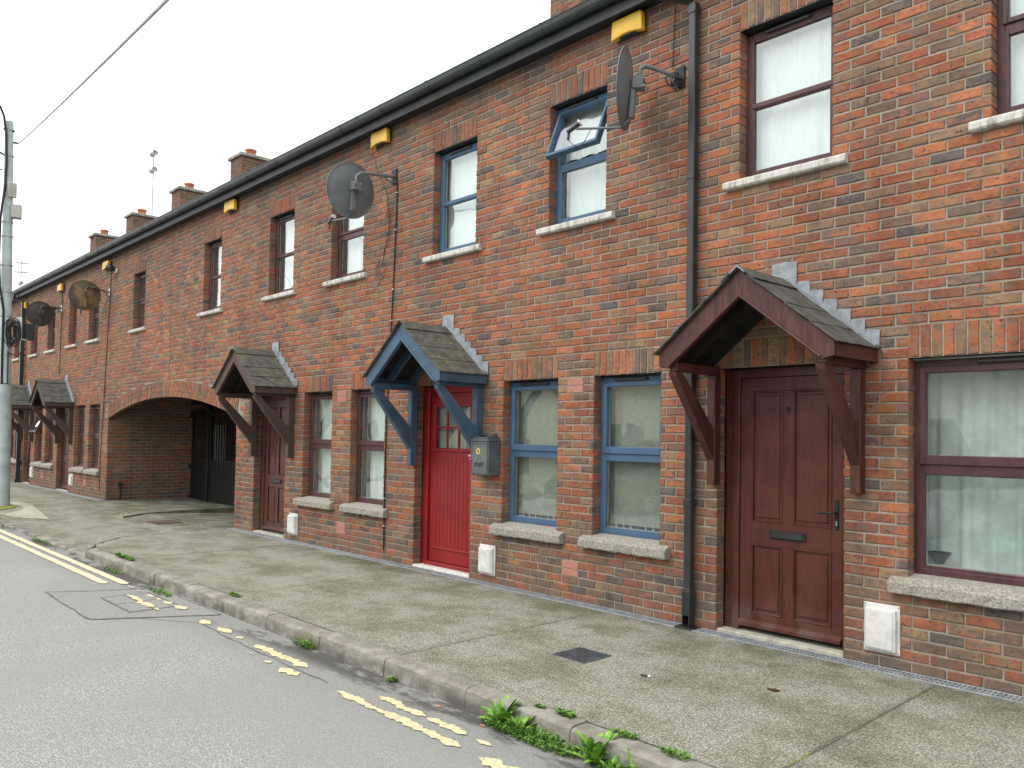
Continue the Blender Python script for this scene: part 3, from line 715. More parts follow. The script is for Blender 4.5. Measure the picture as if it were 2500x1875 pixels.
# ------------------------------------------------------------ houses
EX = []           # (x0, x1) limits of houses
def opening_list(g, u): return [(a, b, c, d) for (a, b, c, d) in g+u]
def house(x0, x1, label, g_wins, doors, u_wins, mat, arch=False, airb=(), seed=0, phase=0., chim=None, udrop=0.):
    H = thing('terraced_house', ((x0+x1)/2, 0, 0), label, 'house', 'brick terraced houses along the pavement')
    HUh = HU-udrop
    wall = MB(); holes = []; ex = []
    for a, b in g_wins: holes.append((a, b, SG-.012, HG)); ex.append((a, b, HG))
    for a, b in doors: holes.append((a, b, -.1, HG)); ex.append((a, b, HG))
    for a, b in u_wins: holes.append((a, b, SU, HUh)); ex.append((a, b, HUh))
    bh = [(a, b, c, d+3*PC) for a, b, c, d in holes]
    sl_h = []
    for a, b, in g_wins: sl_h.append((a-.115, b+.115, SG-.01, SG+PC-.01))
    for a, b, in u_wins: sl_h.append((a-.125, b+.125, SU, SU+PC-.01))
    ab = [(x-.110, x+.110, k*PC, (k+2)*PC) for x, k in airb]
    brickwork(wall, x0, x1, 73, bh+sl_h+ab, phase=phase, arch=arch)
    for a, b, z in ex: soldiers(wall, a, b, z)
    if not arch: mortar(wall, x0, x1, -.05, 5.44, holes)
    else:
        hs = holes+[(ARCH[0], ARCH[1], -.3, ARC_C[1]+.02)]
        mortar(wall, x0, x1, -.05, 5.44, holes+[(ARCH[0]+.0, ARCH[1]-.0, -.3, 2.52)])
        n = 48
        for i in range(n):
            a, b = ARCH[0]-.007+(ARCH[1]-ARCH[0]+.014)*i/n, ARCH[0]-.007+(ARCH[1]-ARCH[0]+.014)*(i+1)/n
            if not x0 < (a+b)/2 < x1: continue
            wall.add([(a, .007, intr(a)), (b, .007, intr(b)), (b, .007, 2.521), (a, .007, 2.521)], [(0, 1, 2, 3)], M['mortar'])
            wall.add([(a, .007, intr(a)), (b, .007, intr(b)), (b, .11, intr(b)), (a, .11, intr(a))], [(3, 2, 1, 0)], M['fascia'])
            wall.add([(a, .11, intr(a)), (b, .11, intr(b)), (b, .11, 2.75), (a, .11, 2.75)], [(3, 2, 1, 0)], M['mortar'])
        # voussoirs on edge, in two staggered lengths
        nv = int((ARCH[1]-ARCH[0])/.072)
        for i in range(nv):
            t0 = ARCH[0]+(ARCH[1]-ARCH[0])*i/nv+.004; t1 = ARCH[0]+(ARCH[1]-ARCH[0])*(i+1)/nv-.004
            def pt(x, r): d = Vector((x-ARC_C[0], intr(x)-(ARC_C[1]-ARC_R))).normalized(); return (x+d.x*r, intr(x)+d.y*r)
            if not x0 < (t0+t1)/2 < x1: continue
            cutp = .195 if i % 2 else .098
            for r0, r1 in ((.0, cutp-.004), (cutp+.004, RING-.004)):
                a_, b_, c_, d_ = pt(t0, r0), pt(t1, r0), pt(t1, r1), pt(t0, r1)
                brick(wall, [a_, b_, c_, d_], -.0045, .102, 4.7)
    wall.build('wall', H, attrs=True)
    body = MB()           # inner leaf, party wall and back of the house
    for a, b in ((x0, x1),):
        body.box(a+.001, b-.001, 7.0, 7.2, -.3, 5.3, M['mortar']) if not arch else None
        body.box(a+.001, b-.001, .3, 7.19, 5.30, 5.36, M['soffit'])
        if a != -16.1: body.box(a+.001, a+.05, .2, 7.0, -.3, 5.3, M['mortar'])
        if b != -16.1: body.box(b-.05, b-.001, .2, 7.0, -.3, 5.3, M['mortar'])
    body.build('rear_wall', H)
    # roof
    rf = MB(); zr0, zr1 = 5.44, 8.15
    rf.prism([(x0, -.20, zr0), (x0, 3.65, zr1), (x0, 7.5, zr0), (x0, 7.5, zr0-.09), (x0, 3.65, zr1-.1), (x0, -.20, zr0-.06)], (x1-x0, 0, 0), M['slate_clean'])
    rf.build('roof', H, recalc=True)
    fa = MB(); fa.box(x0, x1, -.150, -.128, 5.275, 5.46, M['fascia'], .003); fa.box(x0, x1, -.156, -.150, 5.275, 5.292, M['fascia'], .002); fa.box(x0, x1, -.128, .02, 5.30, 5.315, M['fascia']); fa.build('fascia_board', H)
    gu = MB(); prof = [(-.152, 5.452), (-.152, 5.392), (-.172, 5.378), (-.205, 5.376), (-.228, 5.388), (-.243, 5.412), (-.250, 5.435), (-.254, 5.452), (-.262, 5.456), (-.262, 5.463), (-.247, 5.463), (-.236, 5.420), (-.22, 5.395), (-.20, 5.387), (-.175, 5.388), (-.160, 5.40), (-.160, 5.452)]
    gu.prism([(x0, y, z) for y, z in prof], (x1-x0, 0, 0), M['gutter'])
    k = math.ceil(x0/.95)
    while k*.95 < x1:
        x = k*.95; wd = .014 if k % 4 else .045
        gu.prism([(x, y-.004 if y < -.2 else y, z-.005 if z < 5.42 else z+.003) for y, z in prof[:10]]+[(x, -.19, 5.47), (x, -.152, 5.47)], (wd, 0, 0), M['gutter'])
        k += 1
    gu.build('gutter', H, recalc=True)
    for i, (x, kk) in enumerate(airb):
        A = MB(); z0, z1 = kk*PC+.004, (kk+2)*PC-.004
        for zz in (z0, (z0+z1)/2+.001):
            ze_ = zz+(z1-z0)/2-.003
            A.box(x-.106, x+.106, .002, .05, zz, ze_, M['mortar'])
            for r_ in range(6): A.box(x-.104, x+.104, -.002, .006, zz+.002+r_*.011, zz+.0085+r_*.011, M['airbrick'])
            for q in range(10): A.box(x-.106+q*.0228, x-.106+q*.0228+.007, -.0025, .006, zz, ze_-.001, M['airbrick'])
        A.build('air_brick', H)
    if chim:
        for cx in chim:
            c_ = MB(); y0, y1 = 3.30, 4.02; w_ = .36
            rows = 17; zb = 7.3
            tmp = MB()
            for k in range(rows+2):
                z0, z1 = zb+k*PC+.005, zb+(k+1)*PC-.005
                off = BL/2 if k % 2 else 0
                for side in range(4):
                    Ls = 2*w_ if side % 2 == 0 else y1-y0
                    q = -off
                    while q < Ls:
                        a_, b_ = max(q, 0)+.005, min(q+BL, Ls)-.005
                        q += BL
                        if b_-a_ < .03: continue
                        one = MB(); brick(one, [(a_, z0), (b_, z0), (b_, z1), (a_, z1)], 0, .05, 2.)
                        one.col = [tuple(x*.72 for x in one.cc)]*len(one.v)
                        f = [lambda p: (cx-w_+p[0], y0+p[1], p[2]), lambda p: (cx+w_-p[1], y0+p[0], p[2]),
                             lambda p: (cx+w_-p[0], y1-p[1], p[2]), lambda p: (cx-w_+p[1], y1-p[0], p[2])][side]
                        swap(one, c_, f)
            c_.box(cx-w_+.006, cx+w_-.006, y0+.006, y1-.006, zb-.2, zb+rows*PC+.1, M['mortar'])
            ch = c_.build('chimney', H, attrs=True)
            cp = MB(); zt = zb+19*PC; cp.box(cx-w_-.06, cx+w_+.06, y0-.06, y1+.06, zt, zt+.085, M['cap'], .012); cp.build('chimney_cap', ch)
            po = MB(); po.lathe([(.13, zt+.08), (.125, zt+.25), (.145, zt+.26), (.145, zt+.30), (.11, zt+.30), (.10, zt+.1)], M['terra'], 18, Matrix.Translation((cx+.05, 3.66, 0))); po.build('chimney_pot', ch)
    return H

H8 = house(-4.05, 3.2, 'brick house at the right with dark brown door numbered 8 and wide maroon window', [(-2.245, -.42)], [(-3.785, -2.705)], [(-3.60, -2.805), (-1.715, -.92)], 'maroon', seed=1, phase=.03)
H7 = house(-8.655, -4.05, 'brick house with a bright red door, blue canopy and blue window frames', [(-6.455, -5.642), (-5.163, -4.372)], [(-8.035, -6.98)], [(-7.765, -6.97), (-5.81, -5.05)], 'blue', airb=[(-5.41, 26), (-5.445, 3)], seed=2, phase=.07, chim=[-9.43+.36])
H6 = house(-16.1, -8.655, 'brick house between the blue framed house and the archway, brown door and net curtains', [(-10.785, -9.995), (-9.505, -8.70)], [(-12.36, -11.32)], [(-12.01, -11.215), (-10.12, -9.295), (-14.57, -13.83)], 'maroon', arch=True, airb=[(-9.745, 26), (-9.69, 3)], seed=3, phase=.02)
H5 = house(-23.93, -16.1, 'brick house on the far side of the archway with rusty satellite dish and maroon door', [(-22.33, -21.50), (-21.15, -20.33)], [(-23.86, -22.74)], [(-18.29, -17.57), (-21.42, -20.64), (-23.13, -22.45)], 'maroon', arch=True, airb=[(-21.35, 3)], seed=4, phase=.09, chim=[-21.9+.36], udrop=.06)
H4 = house(-27.45, -23.93, 'brick house past the archway house with an open sash and brown satellite dish', [(-26.17, -25.38), (-25.09, -24.24)], [(-27.43, -26.6)], [(-25.17, -24.42), (-26.98, -26.25)], 'maroon', airb=[(-25.25, 3)], seed=5, phase=.0, chim=[-26.27+.36], udrop=.12)
H3 = house(-36.0, -27.45, 'farthest brick house of the terrace, half hidden by the grey pole', [(-29.50, -28.70), (-28.5, -27.75)], [(-31.6, -30.6)], [(-28.99, -28.32), (-30.9, -30.2)], 'maroon', airb=[], seed=6, phase=.05, chim=[-30.56+.36, -34.78+.36], udrop=.12)

def add_windows(H, spec):
    for a in spec: window(H, *a[0], **a[1])
K = lambda x0, x1, m, seed, **k: ((x0, x1, SG, HG, M[m], 'g', seed), k)
U = lambda x0, x1, m, st, seed, drop=0., **k: ((x0, x1, SU, HU-drop, M[m], st, seed), dict(upper=True, **k))
add_windows(H8, [K(-2.245, -.42, 'maroon', 11, cur='grey'), U(-3.60, -2.805, 'maroon', 'f', 12, cur='netfull'), U(-1.715, -.92, 'maroon', 'g2', 13, cur='netfull')])
add_windows(H7, [K(-6.455, -5.642, 'blue', 21, cur='blind'), K(-5.163, -4.372, 'blue', 22, cur='blind'), U(-7.765, -6.97, 'blue', 'f', 23, cur='netfull'), U(-5.81, -5.05, 'blue', 'g2', 24, cur='half', open_=R(-21))])
add_windows(H6, [K(-10.785, -9.995, 'maroon', 31), K(-9.505, -8.70, 'maroon', 32), U(-12.01, -11.215, 'maroon', 'f', 33, cur='net'), U(-10.12, -9.295, 'maroon', 'g2', 34, cur='net'), U(-14.57, -13.83, 'maroon', 'f', 35, cur='side')])
add_windows(H5, [K(-22.33, -21.50, 'maroon', 41, cur='side'), K(-21.15, -20.33, 'maroon', 42, cur='side'), U(-18.29, -17.57, 'maroon', 'g2', 43, .06, cur='side'), U(-21.42, -20.64, 'maroon', 'g2', 44, .06, cur='side'), U(-23.13, -22.45, 'maroon', 'f', 45, .06, cur='side')])
add_windows(H4, [K(-26.17, -25.38, 'maroon', 51, cur='side', open_=R(-22)), K(-25.09, -24.24, 'maroon', 52, cur='side'), U(-25.17, -24.42, 'maroon', 'g2', 53, .12, cur='side'), U(-26.98, -26.25, 'maroon', 'f', 54, .12, cur='side')])
add_windows(H3, [K(-29.50, -28.70, 'maroon', 61, cur='side'), K(-28.5, -27.75, 'maroon', 62, cur='side'), U(-28.99, -28.32, 'maroon', 'g2', 63, .12, cur='side'), U(-30.9, -30.2, 'maroon', 'g2', 64, .12, cur='side')])
panel_door(H8, -3.785, -2.705, 1, '8'); red_door(H7, -8.035, -6.98)
panel_door(H6, -12.36, -11.32, 3); panel_door(H5, -23.86, -22.74, 4); panel_door(H4, -27.43, -26.6, 5); panel_door(H3, -31.6, -30.6, 6)
canopy(H8, -3.185, 'canopy_brown', 'slate_clean', 1, hw=.735)
canopy(H7, -7.42, 'blue_canopy', 'slate_moss', 2)
canopy(H6, -11.70, 'canopy_faded', 'slate_moss', 3)
canopy(H5, -23.10, 'canopy_faded', 'slate_clean', 4)
canopy(H4, -26.98, 'canopy_faded', 'slate_clean', 5)
canopy(H3, -31.2, 'canopy_faded', 'slate_clean', 6)

# passage behind the arch: side walls, ceiling, far opening
def side_wall(x, facing, y0, y1, z1, name):
    mb = MB(); n = int(z1/PC)
    for k in range(-4, n):
        z0, zt = k*PC+.006, (k+1)*PC-.006; off = BL/2 if k % 2 else 0; y = y0-off
        while y < y1:
            a, b = max(y, y0)+.005, min(y+BL, y1)-.005; y += BL
            if b-a < .04: continue
            one = MB(); brick(one, [(a, z0), (b, z0), (b, zt), (a, zt)], 0, .03, .3)
            f = (lambda p: (x-p[1], p[0], p[2])) if facing > 0 else (lambda p: (x+p[1], p[0], p[2]))
            swap(one, mb, f)
    q = x-.007*facing
    mb.add([(q, y0, -.4), (q, y1, -.4), (q, y1, z1), (q, y0, z1)], [(0, 1, 2, 3)], M['mortar'])
    return mb
w5 = side_wall(ARCH[0], 1, .104, 7.1, 2.75, ''); w5.build('passage_wall', H5, attrs=True)
w6 = side_wall(ARCH[1], -1, .104, 7.1, 2.75, ''); w6.build('passage_wall', H6, attrs=True)
mb = MB(); mb.box(-16.1, ARCH[1]+.1, .11, 7.1, 2.66, 2.75, M['soffit']); mb.box(-16.1, ARCH[1]+.1, 7.0, 7.1, -.3, 2.66, M['soffit']); mb.build('passage_ceiling_and_light_block', H6)  # ceiling, plus unseen end panels added to keep daylight out of the passage
mb = MB(); mb.box(ARCH[0]-.1, -16.1, .11, 7.1, 2.66, 2.75, M['soffit']); mb.box(ARCH[0]-.1, -16.1, 7.0, 7.1, 1.9, 2.66, M['soffit']); mb.box(ARCH[0]-.1, -19.3, 7.0, 7.1, -.3, 1.9, M['soffit']); mb.box(-18.2, -16.1, 7.0, 7.1, -.3, 1.9, M['soffit']); mb.build('passage_ceiling_and_light_block', H5)

mb = MB(); mb.box(ARCH[0]+.002, ARCH[0]+.02, 2.20, 2.50, .66, 1.68, M['white_pl'], .004); mb.box(ARCH[0]+.021, ARCH[0]+.026, 2.32, 2.345, .68, 1.66, M['lining']); mb.build('pale_panel', H5)  # pale panel added to stand in for the bright strips behind the gate
# gate
g = thing('metal_gate', (-17, 1.75, -.1), 'black metal gate with upright bars across the back of the archway', 'gate')
GY = 1.72
def bars(mb, xa, xb, zb, zm, zt, step=.135):
    mb.box(xa, xb, GY, GY+.004, zb+.06, zm, M['black_iron'])
    for z in (zb+.06, zm, zt-.1): mb.box(xa, xb, GY-.02, GY+.02, z-.02, z+.02, M['black_iron'])
    x = xa+.05
    while x < xb: mb.box(x-.009, x+.009, GY-.009, GY+.009, zb+.04, zt, M['black_iron']); x += step
for xa, xb, zb in ((-19.62, -18.70, -.07), (-18.56, -17.0, -.10), (-16.86, -15.0, -.15), (-14.98, -13.12, -.15)):
    mb = MB(); bars(mb, xa, xb, zb, .88, 2.0); mb.box(xa, xa+.05, GY-.025, GY+.025, zb+.02, 2.0, M['black_iron'], .004); mb.box(xb-.05, xb, GY-.025, GY+.025, zb+.02, 2.0, M['black_iron'], .004); mb.build('gate_leaf', g)
for x in (-18.63, -16.93):
    mb = MB(); mb.box(x-.06, x+.06, GY-.06, GY+.06, -.25, 2.3, M['black_iron'], .006); mb.build('gate_post', g)
mb = MB()
for z in (.72, .0, 1.88): mb.box(-19.72, -19.58, GY-.05, GY+.05, z-.06, z+.06, M['black_iron'], .01)
mb.build('hinge', g)
mb = MB(); mb.box(-19.7, -13.1, GY-.03, GY+.03, 2.12, 2.2, M['black_iron'], .004); mb.build('top_rail', g)

# pale yard wall beyond the passage
mb = MB(); mb.box(-24, -16.9, 10.0, 10.2, -.3, 2.4, M['cream_render'], .02); mb.box(-24.05, -16.85, 9.95, 10.25, 2.4, 2.47, M['cap'], .01)
tag(mb.build('yard_wall'), 'pale yard wall seen through the bars of the archway gate', 'wall')

# downpipes (part of the house they drain)
def downpipe(H, x, xg, w=.066, y0=-.092, y1=-.026, seed=0, top=5.10, shoe=True):
    mb = MB(); m = M['black_pl']
    mb.box(x-w/2, x+w/2, y0, y1, .10, top, m, .006)
    for z in (top-.02, 2.05, 1.02, .30, 3.7) if seed == 0 else (2.0, 3.6, top-.02):
        mb.box(x-w/2-.006, x+w/2+.006, y0-.006, y1+.004, z-.05, z+.02, m, .004)
    o = mb.build('downpipe', H)
    s_ = MB(); hh = w/2
    s_.box(xg-hh, xg+hh, -.255, -.19, 5.27, 5.36, m, .005)
    def seg(a, b):
        a, b = Vector(a), Vector(b); pts = [(-hh, -hh), (hh, -hh), (hh, hh), (-hh, hh)]
        vs = [(a.x+p, a.y+q, a.z) for p, q in pts]+[(b.x+p, b.y+q, b.z) for p, q in pts]
        s_.add(vs, [(0, 1, 2, 3), (7, 6, 5, 4)]+[(i, (i+1) % 4, (i+1) % 4+4, i+4) for i in range(4)], m)
    seg((xg, -.222, 5.28), (xg, -.222, 5.22)); seg((xg, -.222, 5.22), (x, (y0+y1)/2, top+.02)); seg((x, (y0+y1)/2, top+.02), (x, (y0+y1)/2, top-.05))
    s_.build('swan_neck', o, recalc=True)
    if shoe:
        t_ = MB(); t_.box(x-hh-.008, x+hh+.008, y0-.008, y1+.004, .10, .30, m, .004)
        for a in (-1, 1): t_.box(x+a*(hh+.004), x+a*(hh-.004), y0-.006, y1, .02, .10, m)
        t_.box(x-hh, x+hh, y1-.006, y1, .02, .10, m); t_.box(x-.09, x+.09, -.13, -.01, .002, .014, M['black_iron'], .004); t_.build('shoe', o)
    return o
downpipe(H7, -4.012-.0, -4.30)
downpipe(H3, -27.60, -28.05, .10, -.13, -.03, seed=1)

# ------------------------------------------------------------ wall fittings
def alarm(x0, x1, z0, z1, label):
    t = thing('alarm_box', ((x0+x1)/2, -.002, z0), label, 'alarm box', 'yellow alarm boxes under the gutter')
    mb = MB(); n = 10; w = x1-x0; h = z1-z0
    out = [(x0, z0+.0), (x0+.01, z1-.01), (x0+.03, z1)]+[(x0+w*k/n, z1+.0) for k in range(2, n-1)]+[(x1-.03, z1), (x1-.01, z1-.01), (x1, z0+.0)]
    out += [(x1-w*k/n, z0+.028*math.sin(math.pi*k/n)) for k in range(1, n)]
    mb.prism([(x, -.088, z) for x, z in out], (0, .06, 0), M['alarm'])
    b = mb.build('cover', t, recalc=True); bv = b.modifiers.new('bevel', 'BEVEL'); bv.width = .014; bv.segments = 3; bv.angle_limit = R(40)
    mb = MB(); mb.box(x0+.02, x1-.02, -.030, -.002, z0+.02, z1-.01, M['black_pl'], .004)
    mb.box(x0+.08, x1-.08, -.075, -.03, z0+.016, z0+.05, M['black_pl'], .006); mb.build('back_plate', t); return t
for x0, x1, z1, lb in ((-4.93, -4.56, 5.27, 'large yellow alarm box nearest the camera, above the dish seen edge-on'), (-9.03, -8.65, 5.28, 'yellow alarm box crossed by a thin black cable'), (-13.56, -13.16, 5.28, 'yellow alarm box above the archway'), (-20.18, -19.77, 5.21, 'yellow alarm box beside the rusty dish'), (-23.97, -23.58, 5.16, 'small yellow alarm box above the brown dish'), (-27.78, -27.42, 5.1, 'farthest yellow alarm box beside the far downpipe')):
    alarm(x0, x1, z1-.185, z1, lb)

def meter(x0, x1, z0, z1, label, n=4):
    t = thing('meter_box', ((x0+x1)/2, 0, z0), label, 'meter box', 'white meter boxes beside the doors')
    mb = MB(); mb.box(x0, x1, -.012, .0, z0, z1, M['white_pl'], .004); mb.box(x0+.018, x1-.02, -.040, -.012, z0+.020, z1-.03, M['white_pl'], .006); mb.build('casing', t)
    d = MB(); d.box(x0+.028, x1-.036, -.047, -.040, z0+.034, z1-.042, M['white_pl'], .003); d.build('lid', t)
    s_ = MB()
    for x in (x0+.01, x1-.01):
        for z in (z0+.012, z1-.012): s_.lathe([(.004, 0), (.003, .003), (.0001, .003)], M['black_iron'], 8, Matrix.Translation((x, -.012, z)) @ Matrix.Rotation(math.pi/2, 4, 'X'))
    s_.build('screws', t)
meter(-2.545, -2.295, .098, .428, 'large weathered white meter box right of the brown door numbered 8')
meter(-6.79, -6.53, .080, .392, 'white meter box right of the red door')
meter(-11.135, -10.875, .086, .390, 'white meter box right of the brown door next to the archway')
meter(-22.52, -22.27, .17, .47, 'narrow white meter box left of the archway')
meter(-26.42, -26.15, .19, .50, 'farthest white meter box near the grey pole')

# post box
t = thing('post_box', (-6.63, 0, 1.12), 'grey cast metal post box with a yellow flower beside the red door', 'post box')
px0, px1, pz0, pz1, py = -6.775, -6.485, 1.118, 1.470, -.155
mb = MB(); mb.box(px0, px1, py, -.004, pz0, pz1, M['post'], .005); mb.box(px0-.008, px1+.008, py-.01, -.003, pz1-.004, pz1+.018, M['post'], .004); mb.build('body', t)
mb = MB(); frame_box(mb, px0+.006, px1-.012, pz0+.008, pz1-.012, .02, py-.008, py+.002, M['post'], .003); mb.box(px0+.026, px1-.032, py-.003, py+.002, pz0+.028, pz1-.032, M['post_in'], .002); dr = mb.build('door', t)
mb = MB(); mb.prism([(px0+.03, py+.0, pz1+.018), (px0+.03, py+.0, pz1+.034), (px0+.03, -.03, pz1+.075), (px0+.03, -.012, pz1+.06), (px0+.03, -.012, pz1+.018)], (.225, 0, 0), M['post']); lid = mb.build('lid', t, recalc=True)
text('POST', .062, (px0+.066, py-.0045, pz0+.088), M['black_ink'], dr, 'lettering', .002)
ang = math.atan2(.041, .125)
o = text('POST', .050, (0, 0, 0), M['black_ink'], None, 'lettering', .002, rot=(0, 0, 0)); o.data.transform(Matrix.Translation((px0+.08, py+.028, pz1+.044+.002)) @ Matrix.Rotation(ang, 4, 'X'))
o.parent = lid; o.matrix_parent_inverse = parent_world(lid).inverted()
fl = MB(); fx, fz = px0+.128, pz0+.245
for k in range(8):
    a_ = k*math.pi/4; cx_, cz_ = fx+.022*math.cos(a_), fz+.024*math.sin(a_)
    fl.prism([(cx_+.013*math.cos(q), py-.004, cz_+.013*math.sin(q)) for q in [j*math.pi/4 for j in range(8)]], (0, -.003, 0), M['petal'])
fl.prism([(fx+.010*math.cos(q), py-.005, fz+.010*math.sin(q)) for q in [j*math.pi/4 for j in range(8)]], (0, -.004, 0), M['black_ink'])
fl.tube([(fx, py-.004, fz-.03), (fx+.004, py-.004, fz-.06), (fx-.008, py-.004, fz-.095)], .0025, M['black_ink'], 5)
for s in (-1, 1): fl.prism([(fx+.002+s*u, py-.004, fz-.058+v) for u, v in ((0, -.004), (.018, -.012), (.038, .0), (.040, .010), (.020, .012))], (0, -.003, 0), M['leafpaint'])
fl.build('flower_relief', dr, recalc=True)
mb = MB(); mb.tube([(px0+.008, py-.006, pz0+.16), (px0+.008, py-.02, pz0+.16)], .009, M['steel'], 8); mb.tube([(px0-.008, py-.0, pz0+.195), (px0-.008, py-.02, pz0+.195)], .009, M['white_pl'], 8); mb.build('lock', dr)

# satellite dishes
def dish(cx, cy, cz, rad, az, el, mount, label, mat, lnb_side=0, tilt=0.):
    """az: bearing the dish faces (0 = -X, positive turns towards the street)"""
    t = thing('satellite_dish', mount, label, 'satellite dish', 'satellite dishes bolted to the brick wall')
    f = Vector((-math.cos(az)*math.cos(el), -math.sin(az)*math.cos(el), math.sin(el))); s = f.cross(Vector((0, 0, 1))).normalized(); u = s.cross(f)
    Mx = Matrix(((s.x, u.x, f.x, cx), (s.y, u.y, f.y, cy), (s.z, u.z, f.z, cz), (0, 0, 0, 1)))
    d = MB(); k = .38/rad*.45; n = 40; pr = []
    for i in range(9): r = rad*i/8; pr.append((max(r, .001), k*r*r*rad/.38-.055))
    zr = pr[-1][1]
    back = [(r, z-.004) for r, z in pr][::-1]
    d.lathe(pr+[(rad+.007, zr+.002), (rad+.007, zr-.008)]+back, M[mat], n, Mx @ Matrix.Scale(.94, 4, (1, 0, 0))); d.build('reflector', t, recalc=True)
    P = lambda a, b, c_: Mx @ Vector((a, b, c_))
    b_ = MB(); st = M['dish'] if mat == 'dish' else M[mat]
    b_.box(-.03, .03, -.25, .06, -.105, -.062, st, .006, Mx); b_.box(-.05, .05, -.01, .09, -.17, -.075, st, .006, Mx)
    for q in ((-.04, .07), (.04, .07), (-.04, .01), (.04, .01)): b_.tube([P(q[0], q[1], -.17), P(q[0], q[1], -.182)], .008, M['steel'], 6)
    b_.build('mount', t)
    A = P(0, .04, -.13); W_ = Vector(mount); e = A+Vector((0, 0, .13)); m1 = e+(W_-e)*.12+Vector((0, 0, .03)); m2 = e+(W_-e)*.3+Vector((0, 0, .03))
    a_ = MB(); a_.tube([A-Vector((0, 0, .05)), A+Vector((0, 0, .07)), e-Vector((0, 0, .01)), m1, m2, W_+(e-W_)*.3+Vector((0, 0, .01)), W_], .019, st, 10)
    a_.box(W_.x-.05, W_.x+.05, -.02, -.002, W_.z-.09, W_.z+.09, M['steel'] if mat != 'dish' else M['black_iron'], .003)
    a_.tube([W_+(e-W_)*.3, Vector((W_.x-.02, -.01, W_.z-.10))], .010, st, 6); a_.build('wall_bracket', t)
    l_ = MB(); q0, q1 = P(0, -.25, -.075), P(0, -rad*1.0-.0, .0); q2 = P(0, -rad*1.02, rad*1.2)
    l_.tube([q0, q1, q2], .011, st, 8); l_.build('feed_arm', t)
    n_ = MB(); ax = (P(0, 0, -.03)-q2).normalized(); up_ = Vector((0, 0, 1)); base = q2+Vector((0, 0, .025))
    n_.tube([base+ax*.05, base+ax*.035], .030, M['white_pl'], 12); n_.tube([base+ax*.035, base-ax*.0, base-ax*.09], [.024, .020, .020], M['black_pl'], 12)
    n_.tube([base-ax*.07, base-ax*.08-up_*.07], .012, M['black_pl'], 8); n_.build('lnb', t)
    c_ = MB(); s0 = base-ax*.08-up_*.07; n1 = [s0+(q2+(q1-q2)*.35-s0)*v-up_*(.10*math.sin(math.pi*v)) for v in [k_/8 for k_ in range(9)]]
    c_.tube(n1, .003, M['cable'], 5); c_.build('lead', t)
    return t
dish(-4.475, -.40, 4.43, .325, R(30), R(4), (-4.19, -.006, 4.57), 'grey satellite dish seen edge-on beside the black downpipe', 'dish')
dish(-8.80, -.47, 4.43, .325, R(0), R(6), (-8.57, -.006, 4.66), 'dark grey satellite dish hanging over a net curtained upper window', 'dish')
dish(-19.98, -.45, 4.41, .315, R(-6), R(6), (-19.86, -.006, 4.52), 'rusty brown satellite dish left of the archway', 'dish_rust')
dish(-23.88, -.45, 4.38, .305, R(-4), R(6), (-23.80, -.006, 4.56), 'dark brown satellite dish between the rusty dish and the pole', 'dish_brown')

# small security light left of the arch
t = thing('wall_light', (-19.38, 0, 4.92), 'small black wall light under the gutter left of the archway', 'wall light')
mb = MB(); mb.lathe([(.001, 0), (.045, 0), (.045, .05), (.07, .06), (.085, .17), (.001, .17)], M['black_pl'], 14, Matrix.Translation((-19.38, -.04, 4.95)) @ Matrix.Rotation(R(70), 4, 'X') @ Matrix.Rotation(R(-30), 4, 'Y')); mb.build('housing', t)
mb = MB(); mb.box(-19.43, -19.33, -.05, -.002, 4.88, 4.98, M['white_pl'], .01); mb.build('base', t)

# cables on the brickwork
def cable(name, pts, r, mat, label, group='cables clipped to the brickwork', clips=0):
    mb = MB(); mb.tube(pts, r, M[mat], 6)
    if clips:
        for i in range(1, len(pts)-1): p = Vector(pts[i]); mb.box(p.x-.011, p.x+.011, p.y-.012, p.y+.008, p.z-.006, p.z+.006, M['white_pl'], .002)
    return tag(mb.build(name), label, 'cable', group)
cable('cable', [(-8.52, -.012, 4.60), (-8.50, -.014, 4.45), (-8.52, -.012, 4.0), (-8.55, -.012, 3.28), (-8.57, -.012, 2.9), (-8.60, -.012, 2.3), (-8.64, -.012, 1.8), (-8.645, -.012, .75), (-8.64, -.012, .42), (-8.64, -.012, .13)], .0085, 'cable', 'black cable running down the wall between the red door and the maroon windows', clips=1)
cable('cable', [(-9.10, -.30, 5.50), (-9.03, -.20, 5.36), (-8.97, -.13, 5.2), (-8.83, -.10, 4.8), (-8.74, -.015, 4.5), (-8.66, -.012, 4.15), (-8.68, -.012, 3.95), (-8.76, -.012, 3.8), (-8.80, -.012, 3.62)], .004, 'cable', 'thin black cable hanging loose from the gutter past the dark grey dish')
pts = []
for k in range(40): a_ = k*.62; r_ = .04+.06*abs(math.sin(k*.37)); pts.append((-8.83+r_*math.cos(a_)*1.4, -.016-.003*(k % 3), 3.56+r_*math.sin(a_)-.02*math.sin(k*.2)))
pts += [(-8.86, -.02, 3.4), (-8.90, -.02, 3.33)]
cable('cable_coil', pts, .0019, 'cable', 'tangled loop of thin black cable against the wall below the net window')
cable('cable', [(-4.225, -.16, 5.30), (-4.245, -.014, 5.22), (-4.265, -.012, 4.82), (-4.27, -.012, 4.66)], .004, 'cable', 'thin cable dropping from the gutter to the edge-on dish')
pts = [(-4.215+.05*math.cos(k*.7)+.02*math.sin(k), -.06-.04*math.sin(k*.45), 4.535+.055*math.sin(k*.7+.3*math.sin(k))) for k in range(46)]
cable('cable_coil', pts, .0035, 'cable', 'bundle of black cable wound round the bracket of the edge-on dish')
